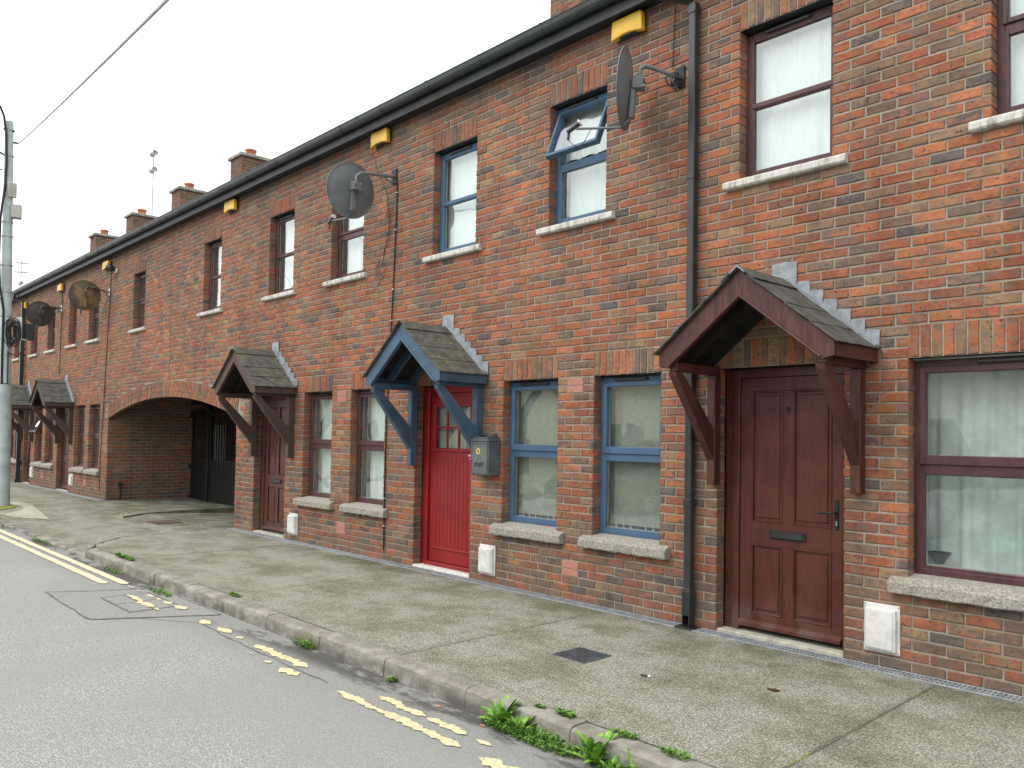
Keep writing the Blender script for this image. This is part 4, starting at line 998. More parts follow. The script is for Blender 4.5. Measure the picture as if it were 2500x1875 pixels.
cable('cable', [(-19.78, -.014, 4.95), (-19.80, -.012, 4.5), (-19.86, -.012, 3.9), (-19.96, -.012, 2.9), (-20.05, -.012, 1.8), (-20.15, -.012, .9), (-20.15, -.012, .2)], .008, 'cable_red', 'brown cable down the wall at the left of the archway')
cable('cable', [(-23.74, -.014, 5.25), (-23.76, -.012, 4.5), (-23.8, -.012, 3.1), (-23.84, -.012, 2.9)], .008, 'cable_red', 'brown cable down the wall behind the brown dish')
cable('cable', [(-16.11, .004, 2.47), (-16.11, .004, 3.4), (-16.11, .004, 4.4), (-16.11, .004, 5.3)], .006, 'cable_red', 'straight brown movement joint strip above the crown of the arch', group='joint strips')
mb = MB(); mb.tube([(ARCH[0]+.03, .27, -.02), (ARCH[0]+.03, .27, .33)], .014, M['black_pl'], 8); mb.tube([(ARCH[0]+.0, .27, .35), (ARCH[0]+.07, .27, .35)], .045, M['black_pl'], 12)
tag(mb.build('waste_pipe'), 'short black pipe stub low on the brick wall inside the archway', 'pipe')

# bowl inside the big window
mb = MB(); mb.lathe([(.001, .708), (.035, .708), (.035, .716), (.055, .745), (.080, .778), (.078, .782), (.05, .75), (.001, .73)], M['ceramic'], 24, Matrix.Translation((-2.135, .245, .0)))
tag(mb.build('bowl'), 'dark footed bowl on the inside sill of the wide maroon window', 'bowl')

# ------------------------------------------------------------ ground
def curve_x(y):           # left edge of the raised pavement beside the entrance
    pts = [(-2.42, -11.95), (-2.25, -12.0), (-2.1, -12.42), (-1.65, -13.0), (-.93, -13.15), (0., -13.02)]
    if y <= pts[0][0]: return pts[0][1]
    for (a, x0), (b, x1) in zip(pts, pts[1:]):
        if y <= b: return x0+(x1-x0)*(y-a)/(b-a)
    return -13.02
def sst(a, b, x): t = min(1, max(0, (x-a)/(b-a))); return t*t*(3-2*t)
def zp(x, y):
    lane = .055+.045*min(1, max(0, -y/2.2))+.085*min(1, max(0, y/1.4))
    m = sst(-20.3, -16.6, x)*(1-sst(curve_x(y)-.04, curve_x(y)+.02, x))
    # the left of the entrance keeps its footway level near the wall
    return -lane*m
def grid(mb, xs, ys, f, mat):
    vs = [(x, y, f(x, y)) for y in ys for x in xs]; n = len(xs)
    fs = [(j*n+i, j*n+i+1, (j+1)*n+i+1, (j+1)*n+i) for j in range(len(ys)-1) for i in range(n-1)]
    mb.add(vs, fs, mat, True)
mb = MB()
JN = 2.885; joints = [-2.01-JN*k for k in range(-2, 4)]
xs = sorted(set([-60+5*k for k in range(8)]+[round(-24+.5*k, 3) for k in range(9)]+[round(-20+.1*k, 3) for k in range(90)]+[round(-11.05+.25*k, 3) for k in range(60)]))
ys = [-2.186]+[-2.1+.15*k for k in range(14)]+[0, .1]
# cut the joints as real grooves
xj = []
for j in joints: xj += [j-.012, j-.006, j+.006, j+.012]
xs = sorted(set([x for x in xs if all(abs(x-j) > .02 for j in joints)]+xj))
jf = lambda x, y: (-.010 if any(abs(x-j) < .007 for j in joints) else 0)
grid(mb, xs, ys, lambda x, y: zp(x, y)+jf(x, y), M['pave'])
struct(mb, 'pavement')
mb = MB(); xs2 = [ARCH[0]+(ARCH[1]-ARCH[0])*k/30 for k in range(31)]; grid(mb, xs2, [.1, .3, .6, 1, 1.5, 3, 7, 10, 14], zp, M['pave']); struct(mb, 'driveway')
mb = MB(); poly = [(-19.72, .0), (-16.35, -.62), (-16.75, -.15), (-16.92, .5), (-16.95, 1.3), (-16.95, 7.), (-19.72, 7.)]
top = [(x, y, -.035 if y > -.3 else -.045) for x, y in poly]; mb.prism([(x, y, -.16) for x, y in poly], (0, 0, .125), M['pave']); struct(mb, 'path', recalc=True)

mb = MB(); rj = random.Random(8)
for j in joints[:6]:
    y = -2.17
    while y < -.14:
        y2 = min(y+.12, -.13); a0_, a1_ = rj.uniform(.003, .008), rj.uniform(.003, .008)
        mb.add([(j-a0_, y, zp(j, y)+.0015), (j+a1_, y, zp(j, y)+.0015), (j+a0_, y2, zp(j, y2)+.0015), (j-a1_, y2, zp(j, y2)+.0015)], [(0, 1, 2, 3)], M['crack'] if rj.random() < .75 else M['moss']); y = y2
y = -2.3; x = -11.0
while x < 4: mb.add([(x, -2.190, .0035), (x+.2, -2.190, .0035), (x+.2, -2.190+rj.uniform(.004, .012), .0035), (x, -2.190+rj.uniform(.004, .012), .0035)], [(0, 1, 2, 3)], M['crack']); x += .2
struct(mb, 'pavement_joints')

# kerb stones
mb = MB(); rg = random.Random(3)
def kstone(a, b, zt, y0=-2.312, y1=-2.187, zb=-.25):
    a += .004; b -= .004; dz = rg.uniform(-.004, .004); dy = rg.uniform(-.004, .004)
    pr = [(y1, zb), (y1, zt+dz), (y0+.035+dy, zt+dz), (y0+.014+dy, zt+dz-.006), (y0+.004+dy, zt+dz-.018), (y0+dy, zt+dz-.04), (y0-.012+dy, zb)]
    n = 6; vs = []; k = len(pr)
    for i in range(n+1):
        x = a+(b-a)*i/n
        for j, (y, z) in enumerate(pr): vs.append((x, y+rg.uniform(-.002, .002), z+(rg.uniform(-.0015, .0015) if j else 0)))
    fs = [(i*k+j, i*k+(j+1) % k, (i+1)*k+(j+1) % k, (i+1)*k+j) for i in range(n) for j in range(k)]+[tuple(range(k)), tuple(n*k+j for j in range(k))[::-1]]
    mb.add(vs, fs, M['kerb'])
x = -11.22
while x < 8: kstone(x, x+.905, .002); x += .905
pre = [(-11.95, -11.22)]
kstone(-12.0, -11.22, -.004)
x = -12.0-.9
while x > -19: kstone(x, x+.9, -.088); x -= .9
while x > -60: kstone(x, x+.9, 0.0 if x < -20 else -.045); x -= .9
# curved return beside the entrance
yy = [-2.30, -2.2, -2.1, -1.9, -1.65, -1.3, -.93, -.5, -.15]
for a, b in zip(yy, yy[1:]):
    xa, xb = curve_x(a), curve_x(b); za_ = .003
    mb.prism([(xa-.05, a, za_-.2), (xb-.05, b-.004, za_-.2), (xb+.07, b-.004, za_-.2), (xa+.07, a, za_-.2)], (0, 0, .2), M['kerb'])
struct(mb, 'kerb', recalc=True)

mb = MB(); grid(mb, [-60, -30, -22, -20, -18, -16, -14, -12, -10, -8, -6, -4, -2, 0, 2, 4, 8, 40], [-8.6, -7, -6, -5, -4.2, -3.6, -3.2, -2.9, -2.7, -2.5, -2.3, -2.2], lambda x, y: -.118+(.012 if y > -2.45 else 0)*0, M['road']); struct(mb, 'road')
mb = MB(); grid(mb, [-60, 40], [-11.5, -8.6], lambda x, y: 0, M['pave']); mb.box(-60, 40, -8.6, -8.48, -.3, .004, M['kerb']); struct(mb, 'far_pavement')
mb = MB(); mb.add([(-500, -500, -.32), (500, -500, -.32), (500, 500, -.32), (-500, 500, -.32)], [(0, 1, 2, 3)], M['ground']); struct(mb, 'ground')

# patched trench cover in the road
ZR = -.118
mb = MB(); P4 = [(-9.72, -3.24), (-8.05, -3.26), (-7.50, -2.36), (-9.15, -2.34)]
mb.add([(x, y, ZR+.004) for x, y in P4], [(0, 1, 2, 3)], M['patch']); struct(mb, 'road_patch')
mb = MB(); hx0, hx1, hy0, hy1 = -9.0, -8.12, -2.93, -2.50
mb.box(hx0, hx1, hy0, hy1, ZR-.03, ZR+.008, M['patch'], .003)
for x in (hx0, hx0+.42, hx1-.012): mb.box(x, x+.012, hy0, hy1, ZR+.006, ZR+.0095, M['crack'])
for y in (hy0, hy0+.2, hy1-.012): mb.box(hx0, hx1, y, y+.012, ZR+.006, ZR+.0100, M['crack'])
tag(mb.build('inspection_cover'), 'concrete filled inspection cover set in the road under the worn yellow lines', 'manhole cover')
mb = MB()
rg = random.Random(5)
def crack(pts, w=.008):
    q = []
    for (a, b), (c_, d) in zip(pts, pts[1:]):
        n = max(2, int(math.hypot(c_-a, d-b)/.12))
        for i in range(n): t = i/n; q.append((a+(c_-a)*t+rg.uniform(-.01, .01), b+(d-b)*t+rg.uniform(-.01, .01)))
    q.append(pts[-1])
    for (a, b), (c_, d) in zip(q, q[1:]):
        L = math.hypot(c_-a, d-b) or 1; nx, ny = -(d-b)/L*w*rg.uniform(.4, 1), (c_-a)/L*w*rg.uniform(.4, 1)
        mb.add([(a-nx, b-ny, ZR+.0055), (c_-nx, d-ny, ZR+.0055), (c_+nx, d+ny, ZR+.0055), (a+nx, b+ny, ZR+.0055)], [(0, 1, 2, 3)], M['crack'])
crack(P4+[P4[0]], .007); crack([(-9.7, -3.25), (-9.5, -2.95), (-9.15, -2.36)]); crack([(-8.05, -3.26), (-7.95, -3.0), (-7.3, -2.62), (-6.3, -2.66), (-5.0, -2.66)], .005); crack([(-9.0, -2.38), (-9.9, -2.5), (-11.2, -2.55)], .006)
crack([(-14.9, -2.75), (-14.2, -2.5), (-13.4, -2.42)], .006)
struct(mb, 'road_cracks')

# yellow lines: worn strips with ragged edges
def stripe(mb, x0, x1, y, w, mat, rag=.3, seed=0, h=.008):
    rg = random.Random(seed); n = max(5, int((x1-x0)/.020)); top = []; bot = []; d1 = d2 = 0
    lw = rg.uniform(0, 6); wl = w*rag
    for i in range(n+1):
        x = x0+(x1-x0)*i/n; e = min(1, min(i, n-i)/(3.5 if n > 9 else n/2.2))
        d1 = d1*.62+rg.uniform(-1, 1)*wl*.42; d2 = d2*.62+rg.uniform(-1, 1)*wl*.42
        k = rag*(.7*math.sin(x*5+lw)+.3*math.sin(x*13+lw*2)); wj = w/2*e**.75
        t_ = y+wj*(1-abs(k)*.6)+d1*e; b_ = min(y-wj*(1+k*.3)+d2*e, t_-.004)
        top.append((x+rg.uniform(-.005, .005), t_)); bot.append((x+rg.uniform(-.005, .005), b_))
    vs = [(a, b, ZR+h) for a, b in bot]+[(a, b, ZR+h) for a, b in top]
    mb.add(vs, [(i, i+1, n+1+i+1, n+1+i) for i in range(n)], mat)
mb = MB(); Y1, Y2 = -2.505, -2.655
stripe(mb, -45, -9.62, Y1-.01, .085, M['cream_line'], .10, 1); stripe(mb, -45, -9.80, Y2-.01, .085, M['cream_line'], .10, 2)
for x0, x1, y, w in ((-4.80, -3.50, -2.700, .060), (-4.53, -4.02, -2.565, .065), (-4.00, -3.62, -2.572, .070), (-3.53, -3.40, -2.575, .055), (-3.33, -2.85, -2.715, .075),
                     (-6.27, -5.42, -2.590, .065), (-5.79, -5.70, -2.725, .06), (-5.56, -5.28, -2.728, .07), (-7.42, -7.18, -2.575, .07), (-7.03, -6.76, -2.575, .07), (-6.62, -6.52, -2.585, .06), (-6.12, -6.0, -2.72, .02)):
    stripe(mb, x0, x1, y, w, M['yellow'], .45, int(-x0*100), .006)
for x0, x1, y, w in ((-8.98, -8.55, -2.69, .06), (-8.60, -8.20, -2.705, .075), (-8.15, -8.02, -2.71, .05), (-8.86, -8.68, -2.545, .06), (-8.60, -8.50, -2.54, .05), (-8.42, -8.22, -2.54, .075), (-8.15, -7.90, -2.53, .085), (-9.5, -9.3, -2.54, .04), (-9.2, -9.1, -2.54, .03)):
    stripe(mb, x0, x1, y, w, M['yellow'], .5, int(-x0*100), .0125)
struct(mb, 'road_markings')

# drainage channel along the wall
def channel(x0, x1, label):
    t = thing('drainage_channel', ((x0+x1)/2, -.06, 0), label, 'drain channel', 'grated drain channels along the foot of the wall')
    e = MB(); e.box(x0, x1, -.128, -.118, -.03, .009, M['grate'], .002); e.box(x0, x1, -.014, -.002, -.03, .009, M['grate'], .002); e.box(x0, x1, -.118, -.014, -.06, -.030, M['black_iron']); e.build('channel', t)
    g_ = MB(); x = x0
    while x < x1:
        if x < -9: g_.box(x, min(x+.5, x1), -.117, -.015, .0, .0065, M['grate']); x += .505; continue
        g_.box(x, x+.017, -.117, -.015, -.006, .0065, M['grate']); x += .030
    g_.box(x0, x1, -.072, -.060, -.006, .0070, M['grate']); g_.build('grate', t)
    return t
channel(-3.93, 3.0, 'grey slotted drain channel below the brown door numbered 8 and wide window')
channel(-13.02, -4.10, 'grey drain channel from the archway past the red door to the downpipe')
channel(-27.5, -19.75, 'grey drain channel at the foot of the wall beyond the archway')

# covers in the pavement
mb = MB(); a0, a1, b0, b1 = -4.185, -3.865, -1.425, -1.128
mb.box(a0, a1, b0, b1, -.02, .0065, M['iron_cover'], .002); k = 0
while a0+.02+k*.018 < a1-.02: mb.box(a0+.018+k*.018, a0+.026+k*.018, b0+.02, b1-.02, .006, .010, M['iron_cover']); k += 1
mb.box(a0-.008, a1+.008, b0-.012, b0, -.02, .0075, M['kerb'])
tag(mb.build('manhole_cover'), 'small square dark iron cover in the pavement in front of the downpipe', 'manhole cover')
mb = MB(); z_ = zp(-15, -.3); mb.box(-15.4, -14.85, -.54, -.11, z_-.03, z_+.012, M['rust_cover'], .002); tag(mb.build('manhole_cover'), 'rusty brown square cover in front of the archway', 'manhole cover')
# light concrete triangle with moss at the foot of the pole
mb = MB(); tri = [(-20.6, -2.18), (-20.3, -1.45), (-19.7, -1.35), (-17.05, -1.60), (-17.7, -2.0), (-18.6, -2.17)]
mb.add([(x, y, zp(x, y)+.006) for x, y in tri], [tuple(range(len(tri)))[::-1]], M['thresh']); struct(mb, 'concrete_patch')
mb = MB(); tri = [(-20.8, -2.17), (-20.4, -1.75), (-19.4, -1.62), (-19.0, -1.8), (-18.8, -2.05), (-19.2, -2.17)]
mb.add([(x, y, zp(x, y)+.012) for x, y in tri], [tuple(range(len(tri)))[::-1]], M['moss']); tag(mb.build('moss'), 'yellow green moss round the foot of the grey pole', 'moss', kind='stuff')

# ------------------------------------------------------------ pole and overhead wire
PX = lambda z: -19.66+(-20.335+19.66)*(z/7.9)
t = thing('utility_pole', (-19.66, -1.83, 0), 'pale grey metal pole at the left edge carrying boxes and cables', 'pole')
mb = MB(); pr_ = [(PX(z), -1.83, z) for z in (-.1, 2.4, 2.42, 5, 7.8, 7.88)]
mb.tube(pr_[:2], .122, M['pole'], 20); mb.tube(pr_[2:], [.105, .092, .075, .07], M['pole'], 20); mb.build('pole', t)
mb = MB()
for z in (7.7, 7.15, 6.3, 5.75, 5.45, 4.85, 4.3, 3.8, 3.35, 3.0): mb.tube([(PX(z), -1.83, z-.012), (PX(z), -1.83, z+.012)], .115-.005*z+.012, M['steel'], 20)
mb.build('straps', t)
mb = MB(); vw = Vector((0, -5.36, 1.54))
def sidep(z, off, fr=.0): # point on the pole's surface: off along image-right, fr towards the camera
    c_ = Vector((PX(z), -1.83, z)); d = (vw-c_); d.z = 0; d.normalize(); s = Vector((-d.y, d.x, 0)); return c_+s*off+d*fr
mb.tube([sidep(z, o_, .10) for z, o_ in ((8.15, -.16), (7.95, -.09), (7.6, -.05), (7.0, -.035), (6.5, -.05), (5.8, -.12), (5.0, -.13), (4.4, -.11), (3.9, -.04), (3.4, -.045), (2.8, -.05), (2.42, -.05))], .022, M['cable'], 8)
mb.tube([sidep(z, .045, .10) for z in (3.1, 2.42)], .014, M['leafdark'], 8)
mb.build('cable', t)
def pbox(name, z, off, w, h, d, mat, tilt=0.):
    b = MB(); c_ = sidep(z, off, .06); mm = Matrix.Translation(c_) @ Matrix.Rotation(R(-15), 4, 'Z') @ Matrix.Rotation(tilt, 4, 'Y')
    b.box(-w/2, w/2, -d/2, d/2, -h/2, h/2, M[mat], .012, mm); b.box(-w/2+.03, w/2-.03, -d/2-.012, -d/2, -h/2+.03, h/2-.03, M[mat], .006, mm); return b.build(name, t)
pbox('junction_box', 6.42, .07, .17, .30, .14, 'grey_box', R(8)); pbox('junction_box', 5.98, .15, .18, .28, .16, 'grey_box')
pbox('terminal_box', 3.56, .22, .07, .46, .10, 'white_pl'); pbox('closure', 3.50, .40, .15, .34, .16, 'black_iron')
mb = MB(); rq = random.Random(4)
for q in range(11):
    a0, b0, r0, h0 = rq.uniform(.05, .17), rq.uniform(-.05, .05), rq.uniform(.05, .10), rq.uniform(.17, .30)
    mb.tube([sidep(3.47+b0+h0*math.sin(v*math.pi/8), a0+r0*math.cos(v*math.pi/8), .09+.006*q) for v in range(17)], .009, M['leafdark'] if q in (3, 8) else M['cable'], 6)
mb.tube([sidep(3.35, .1, .1), sidep(3.33, .36, .1)], .02, M['steel'], 6); mb.tube([sidep(3.16, .34, .1), sidep(3.0, .2, .1), sidep(3.05, .05, .1)], .014, M['cable'], 6); mb.build('cable_loop', t)
mb = MB(); mb.tube([sidep(7.45, .07, .02), sidep(7.45, .16, .02)], .02, M['black_iron'], 6); mb.tube([sidep(7.7, -.1, .05), sidep(7.68, .1, .05)], .018, M['black_iron'], 6); mb.tube([sidep(7.2, -.17, .02), sidep(7.15, -.07, .02)], .02, M['black_iron'], 6); mb.build('hook', t)
# wire from the pole, over the street and out of the picture
A = Vector(sidep(7.43, .15, .02)); d_ = Vector((-1.07245479, .33314013, .5291978)); C0 = Vector((0, -5.35827574, 1.53960825))
B = C0+d_*5.0; B2 = B+(B-A)*.6
def sag(a, b, s, n=24): return [a+(b-a)*k/n-Vector((0, 0, s*4*(k/n)*(1-k/n))) for k in range(n+1)]
mb = MB(); mb.tube(sag(A, B2, .05), .011, M['wire'], 6); tag(mb.build('overhead_wire'), 'single overhead wire rising from the pole into the sky', 'wire')
mb = MB(); mb.tube(sag(Vector(sidep(6.85, -.1, .0)), Vector((-24, -6, 6.0)), .1), .012, M['cable'], 6); tag(mb.build('overhead_wire'), 'short dark wire leaving the pole at the left picture edge', 'wire')

# aerials
def aerial(x, y, z0, z1, label, els):
    t = thing('tv_aerial', (x, y, z0), label, 'aerial'); mb = MB(); mb.tube([(x, y, z0), (x, y, z1)], .017, M['steel'], 6); mb.build('mast', t)
    for kind, z in els:
        e = MB()
        if kind == 'grid':
            for s in (-1, 1):
                h_e = MB(); h_e.lathe([(.001, 0), (.06, .02), (.09, .04)], M['grey_box'], 14, Matrix.Translation((x+s*.10, y, z)) @ Matrix.Rotation(s*R(90), 4, 'Y')); h_e.build('reflector', t)
            e.tube([(x-.13, y, z), (x+.13, y, z)], .012, M['steel'], 6)
        else:
            e.tube([(x-.5, y-.2, z+.05), (x+.5, y+.2, z-.05)], .012, M['steel'], 5)
            for k in range(6): q = -.45+.18*k; e.tube([(x+q-.08, y+.4*q+.2, z-.1*q), (x+q+.08, y+.4*q-.2, z-.1*q)], .008, M['steel'], 4)
        e.build('element', t)
aerial(-28.95, 3.6, 8.6, 10.8, 'faint tall white aerial with two small heads behind a chimney', [('grid', 10.65), ('grid', 10.1)])
aerial(-47.6, 3.6, 5.0, 9.75, 'far television aerial just right of the pole above the roof', [('yagi', 9.6), ('yagi', 9.15), ('grid', 8.6)])
# next building beyond the terrace that carries the far aerial
mb = MB(); hb = thing('far_house', (-42, 3, 0), 'far end building of the street just showing above the gutter beside the pole', 'house')
mb.box(-52, -36.4, .2, 7, -.3, 5.4, M['mortar']); mb.build('wall', hb); mb = MB(); mb.prism([(-52, 0, 5.4), (-52, 3.6, 8.0), (-52, 7.2, 5.4)], (15.6, 0, 0), M['slate_clean']); mb.build('roof', hb, recalc=True)

# ------------------------------------------------------------ houses across the street (behind the camera, seen in the glass)
def bungalow(x, label):
    y1 = -13.5; t = thing('gabled_house', (x, y1, 0), label, 'house', 'cream gabled houses across the street')
    w = 3.0; mb = MB(); mb.prism([(x-w, y1, -.3), (x+w, y1, -.3), (x+w, y1, 2.6), (x, y1, 4.7), (x-w, y1, 2.6)], (0, -8, 0), M['cream_render']); wl = mb.build('wall', t, recalc=True)
    r_ = MB()
    for s in (-1, 1): r_.prism([(x, y1+.25, 4.95), (x+s*(w+.3), y1+.25, 2.6), (x+s*(w+.3), y1+.25, 2.45), (x, y1+.25, 4.78)], (0, -8.5, 0), M['roof_far'])
    r_.build('roof', t, recalc=True)
    for wx in (-1.3, 1.1):
        f = MB(); frame_box(f, x+wx-.5, x+wx+.5, .9, 2.1, .06, y1-.02, y1+.03, M['white_pl'], .004); f.box(x+wx-.44, x+wx+.44, y1-.01, y1+.005, .96, 2.04, M['room_dark']); f.build('window', t)
for i, x in enumerate((-38, -30.6, -23.2, -15.8, -8.4, -1, 6.4)): bungalow(x, ['cream gabled house far down the opposite side', 'cream gabled house opposite the far downpipe', 'cream gabled house opposite the archway gate', 'cream gabled house opposite the brown canopied door', 'cream gabled house opposite the red door', 'cream gabled house behind the camera', 'cream gabled house opposite the wide maroon window'][i])

# a car parked across the street, seen only as a reflection
def car(x, y, colr, label):
    t = thing('parked_car', (x, y, -.118), label, 'car'); z = -.118
    side = [(-2.05, .28), (-2.08, .55), (-2.0, .72), (-1.2, .86), (-.95, .90), (1.5, .93), (2.0, .86), (2.08, .6), (2.05, .28)]
    b = MB(); b.prism([(x+u, y-.84, z+v) for u, v in side], (0, 1.68, 0), colr); o = b.build('body', t, recalc=True); m = o.modifiers.new('bevel', 'BEVEL'); m.width = .09; m.segments = 4; m.angle_limit = R(20)
    cabin = [(-1.1, .86), (-.35, 1.38), (.1, 1.44), (.9, 1.42), (1.35, 1.28), (1.8, .90)]
    c_ = MB(); n = len(cabin); L1 = [(x+u, y-.78+.16*(v-.86)/.58, z+v) for u, v in cabin]; L2 = [(x+u, y+.78-.16*(v-.86)/.58, z+v) for u, v in cabin]
    c_.add(L1+L2, [tuple(range(n))[::-1], tuple(range(n, 2*n))]+[(i, (i+1) % n, (i+1) % n+n, i+n) for i in range(n)], M['car_glass']); c_.build('windows', t, recalc=True)
    r_ = MB(); r_.box(x-.42, x+1.2, y-.64, y+.64, z+1.395, z+1.455, colr, .03)
    for s in (-1, 1):
        r_.tube([(x-1.15, y+s*.77, z+.88), (x-.36, y+s*.63, z+1.40)], .028, colr, 8); r_.tube([(x+.42, y+s*.785, z+.9), (x+.42, y+s*.64, z+1.42)], .03, colr, 8); r_.tube([(x+1.2, y+s*.63, z+1.40), (x+1.78, y+s*.77, z+.92)], .05, colr, 8)
    r_.build('roof', t)
    for u in (-1.3, 1.3):
        for s in (-1, 1):
            w = MB(); mm = Matrix.Translation((x+u, y+s*.76, z+.31)) @ Matrix.Rotation(math.pi/2, 4, 'X'); w.lathe([(.2, -.1), (.29, -.1), (.31, -.07), (.31, .07), (.29, .1), (.2, .1)], M['black_pl'], 24, mm); wo_ = w.build('wheel', t)
            q = MB(); q.lathe([(.001, s*-.09), (.12, s*-.07), (.2, s*-.095)], M['steel'], 24, mm); q.build('rim', wo_)
    for s in (-1, 1):
        l = MB(); l.box(x-2.07, x-1.92, y+s*.58-.14, y+s*.58+.14, z+.62, z+.74, M['white_pl'], .03); l.build('headlight', t)
M['car_glass'] = m_simple('car_glass', (.02, .03, .03), .06, .6, .05)
M['car_green'] = m_simple('dark_green_car_paint', (.030, .050, .048), .18, .6, .05); M['car_silver'] = m_simple('silver_car_paint', (.35, .37, .38), .25, .6, .05)
car(-11.6, -7.65, M['car_green'], 'dark green car parked across the street, seen in the blue window glass'); car(-4.6, -7.65, M['car_silver'], 'silver car parked across the street, seen in the wide maroon window')

# ------------------------------------------------------------ weeds and litter
def leaf_mesh(mb, base, direc, L, w, curl, mat, teeth=5, rg=random):
    d = Vector(direc).normalized(); s = d.cross(Vector((0, 0, 1))).normalized(); n = teeth*2; vs = []
    for i in range(n+1):
        t = i/n; ww = w*math.sin(math.pi*min(1, .12+t*.88))**.7*(.72 if i % 2 else 1.0)*(1 if t < .98 else .15)
        c_ = base+d*L*t+Vector((0, 0, curl*(t-.9*t*t)*L)); vs += [c_-s*ww+Vector((0, 0, ww*.35)), c_, c_+s*ww+Vector((0, 0, ww*.35))]
    fs = []
    for i in range(n):
        for k in (0, 1): fs.append((i*3+k, i*3+k+1, (i+1)*3+k+1, (i+1)*3+k))
    mb.add(vs, fs, mat, False)
def dandelion(x, y, z, R0, n, seed, label):
    rg = random.Random(seed); mb = MB()
    for i in range(n):
        a_ = rg.uniform(0, 2*math.pi); el = rg.uniform(.15, 1.5); L = R0*rg.uniform(.6, 1.1)
        leaf_mesh(mb, Vector((x+rg.uniform(-.03, .03), y+rg.uniform(-.02, .02), z)), (math.cos(a_), math.sin(a_)*.8, el), L, L*rg.uniform(.11, .17), rg.uniform(.1, .7), M['leaf'], rg.choice((4, 5, 6)), rg)
    return tag(mb.build('dandelion'), label, 'weed', 'weeds growing along the kerb')
def sprig(x, y, z, rx, ry, h, n, seed, label, name='weed_clump', mat='leaf2', ls=.014):
    rg = random.Random(seed); mb = MB()
    for i in range(n):
        a_ = rg.uniform(0, 6.28); r = rg.random()**.6; bx, by = x+rx*r*math.cos(a_), y+ry*r*math.sin(a_)
        hh = h*rg.uniform(.3, 1)*(1-.5*r); lean = Vector((rg.uniform(-.5, .5), rg.uniform(-.5, .5), 1)).normalized()
        p0 = Vector((bx, by, z)); p1 = p0+lean*hh; mb.tube([p0, p1], .0015, M[mat], 3, False)
        for k in range(rg.randint(3, 6)):
            q = p0+(p1-p0)*rg.uniform(.3, 1); b_ = rg.uniform(0, 6.28); leaf_mesh(mb, q, (math.cos(b_), math.sin(b_), rg.uniform(0, .8)), ls*rg.uniform(.8, 1.8), ls*.45, .3, M[mat], 2, rg)
    return tag(mb.build(name), label, 'weed', 'weeds growing along the kerb')
KY = -2.335; ZG = ZR
dandelion(-3.60, KY-.01, ZG, .19, 30, 1, 'leafy dandelion clump against the kerb, left of the chickweed')
dandelion(-3.44, KY-.015, ZG, .14, 18, 2, 'second dandelion against the kerb merging with small leaved chickweed')
dandelion(-2.86, KY-.015, ZG, .18, 34, 3, 'tall dandelion by the kerb at the bottom edge of the photo')
dandelion(-2.72, KY-.03, ZG, .13, 14, 4, 'dandelion with drooping leaves right beside the tall one at the bottom edge')
dandelion(-2.58, KY+.02, ZG, .16, 8, 7, 'few upright dandelion leaves in front of the kerb at the bottom edge')
sprig(-3.50, KY-.03, ZG, .24, .055, .085, 170, 11, 'fine leaved chickweed between the two left dandelions')
sprig(-3.24, KY-.03, ZG, .20, .065, .10, 190, 12, 'chickweed mat along the kerb right of the left dandelions')
sprig(-3.02, KY-.02, ZG, .08, .05, .08, 50, 13, 'small round weed tuft between the two dandelion groups')
sprig(-2.70, KY-.03, ZG, .2, .05, .06, 70, 14, 'low weeds under the dandelions at the bottom edge')
sprig(-3.22, -2.205, .0, .07, .025, .045, 45, 15, 'small green tuft on top of the kerb above the chickweed', ls=.016)
sprig(-3.42, -2.215, .0, .04, .015, .02, 14, 19, 'tiny sprig in the joint behind the kerb left of the green tuft')
sprig(-2.80, -2.20, .0, .08, .03, .035, 30, 16, 'sparse dark tuft on the kerb top near the bottom edge')
sprig(-2.45, -2.21, .0, .09, .03, .045, 36, 20, 'wispy grass on the kerb top at the bottom right')
sprig(-5.93, KY-.0, ZG, .10, .04, .12, 45, 17, 'bright green weed in the gutter half way along the kerb')
sprig(-6.10, KY, ZG, .04, .03, .08, 10, 24, 'thin seedling beside the bright weed half way along the kerb')
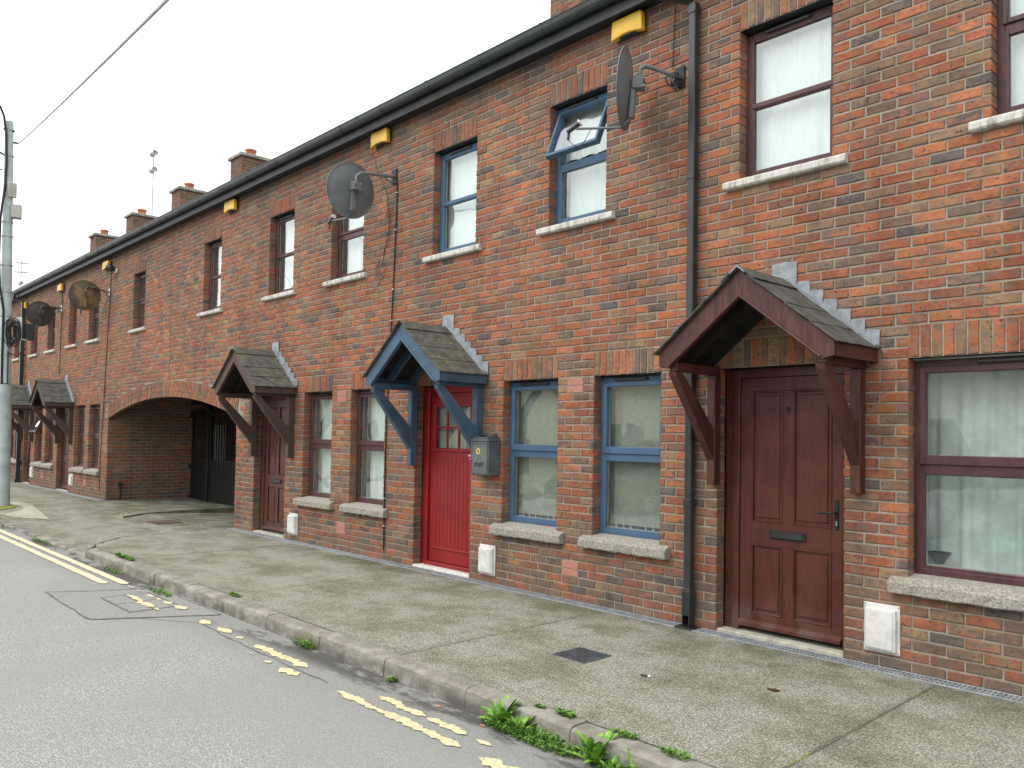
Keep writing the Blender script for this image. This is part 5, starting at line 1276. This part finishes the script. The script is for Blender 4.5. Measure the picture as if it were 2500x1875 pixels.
sprig(-4.75, KY, ZG, .05, .03, .05, 18, 21, 'tiny weed at a kerb joint between the yellow lines and kerb')
sprig(-10.8, -2.20, .0, .35, .035, .05, 110, 18, 'strip of grass on the kerb top near the entrance', ls=.02)
sprig(-7.70, -2.17, .0, .12, .03, .035, 50, 22, 'low moss tuft where a pavement joint meets the kerb')
sprig(-8.9, -2.42, ZG, .30, .05, .05, 70, 23, 'creeping weed beside the patched road')
sprig(-10.6, -2.37, ZG, .3, .05, .03, 40, 25, 'flat weed in the gutter below the grass strip')
sprig(-14.0, -2.38, -.11, .6, .04, .03, 60, 26, 'weeds in the gutter of the dropped kerb')
sprig(-17.0, -2.38, -.11, 1.4, .05, .04, 90, 27, 'straggling weeds in the gutter near the pole')
def scrap(name, x, y, z, w, l, mat, label, cat, seed):
    rg = random.Random(seed); mb = MB(); n = 7; a0 = rg.uniform(0, 6)
    ring = [(x+w*math.cos(a0+k*6.283/n)*rg.uniform(.6, 1), y+l*math.sin(a0+k*6.283/n)*rg.uniform(.6, 1), z+rg.uniform(.002, .014)) for k in range(n)]
    vs = ring+[(x, y, z+.012)]+[(a, b, z+.001) for a, b, c_ in ring]
    mb.add(vs, [(k, (k+1) % n, n) for k in range(n)]+[(k, k+n+1, (k+1) % n+n+1, (k+1) % n) for k in range(n)], M[mat]); return tag(mb.build(name), label, cat)
scrap('dead_leaf', -2.66, -.98, 0, .05, .028, 'deadleaf', 'brown dead leaf on the pavement in front of the brown door', 'leaf', 1)
scrap('litter', -3.40, -1.33, 0, .028, .018, 'black_ink', 'black scrap with a white corner on the pavement right of the iron cover', 'litter', 2)
scrap('litter', -3.36, -1.325, .004, .014, .010, 'white_pl', 'white corner of a scrap on the pavement right of the iron cover', 'litter', 3)
for i, (x, y, lb) in enumerate(((-4.12, -2.42, 'orange cigarette end in the gutter beside the inner yellow line'), (-3.68, -2.43, 'orange cigarette end at the left of the dandelions'))):
    mb = MB(); mb.tube([(x, y, ZR+.008), (x+.032, y+.008, ZR+.008)], .005, M['butt'], 8); tag(mb.build('cigarette_end'), lb, 'cigarette end')
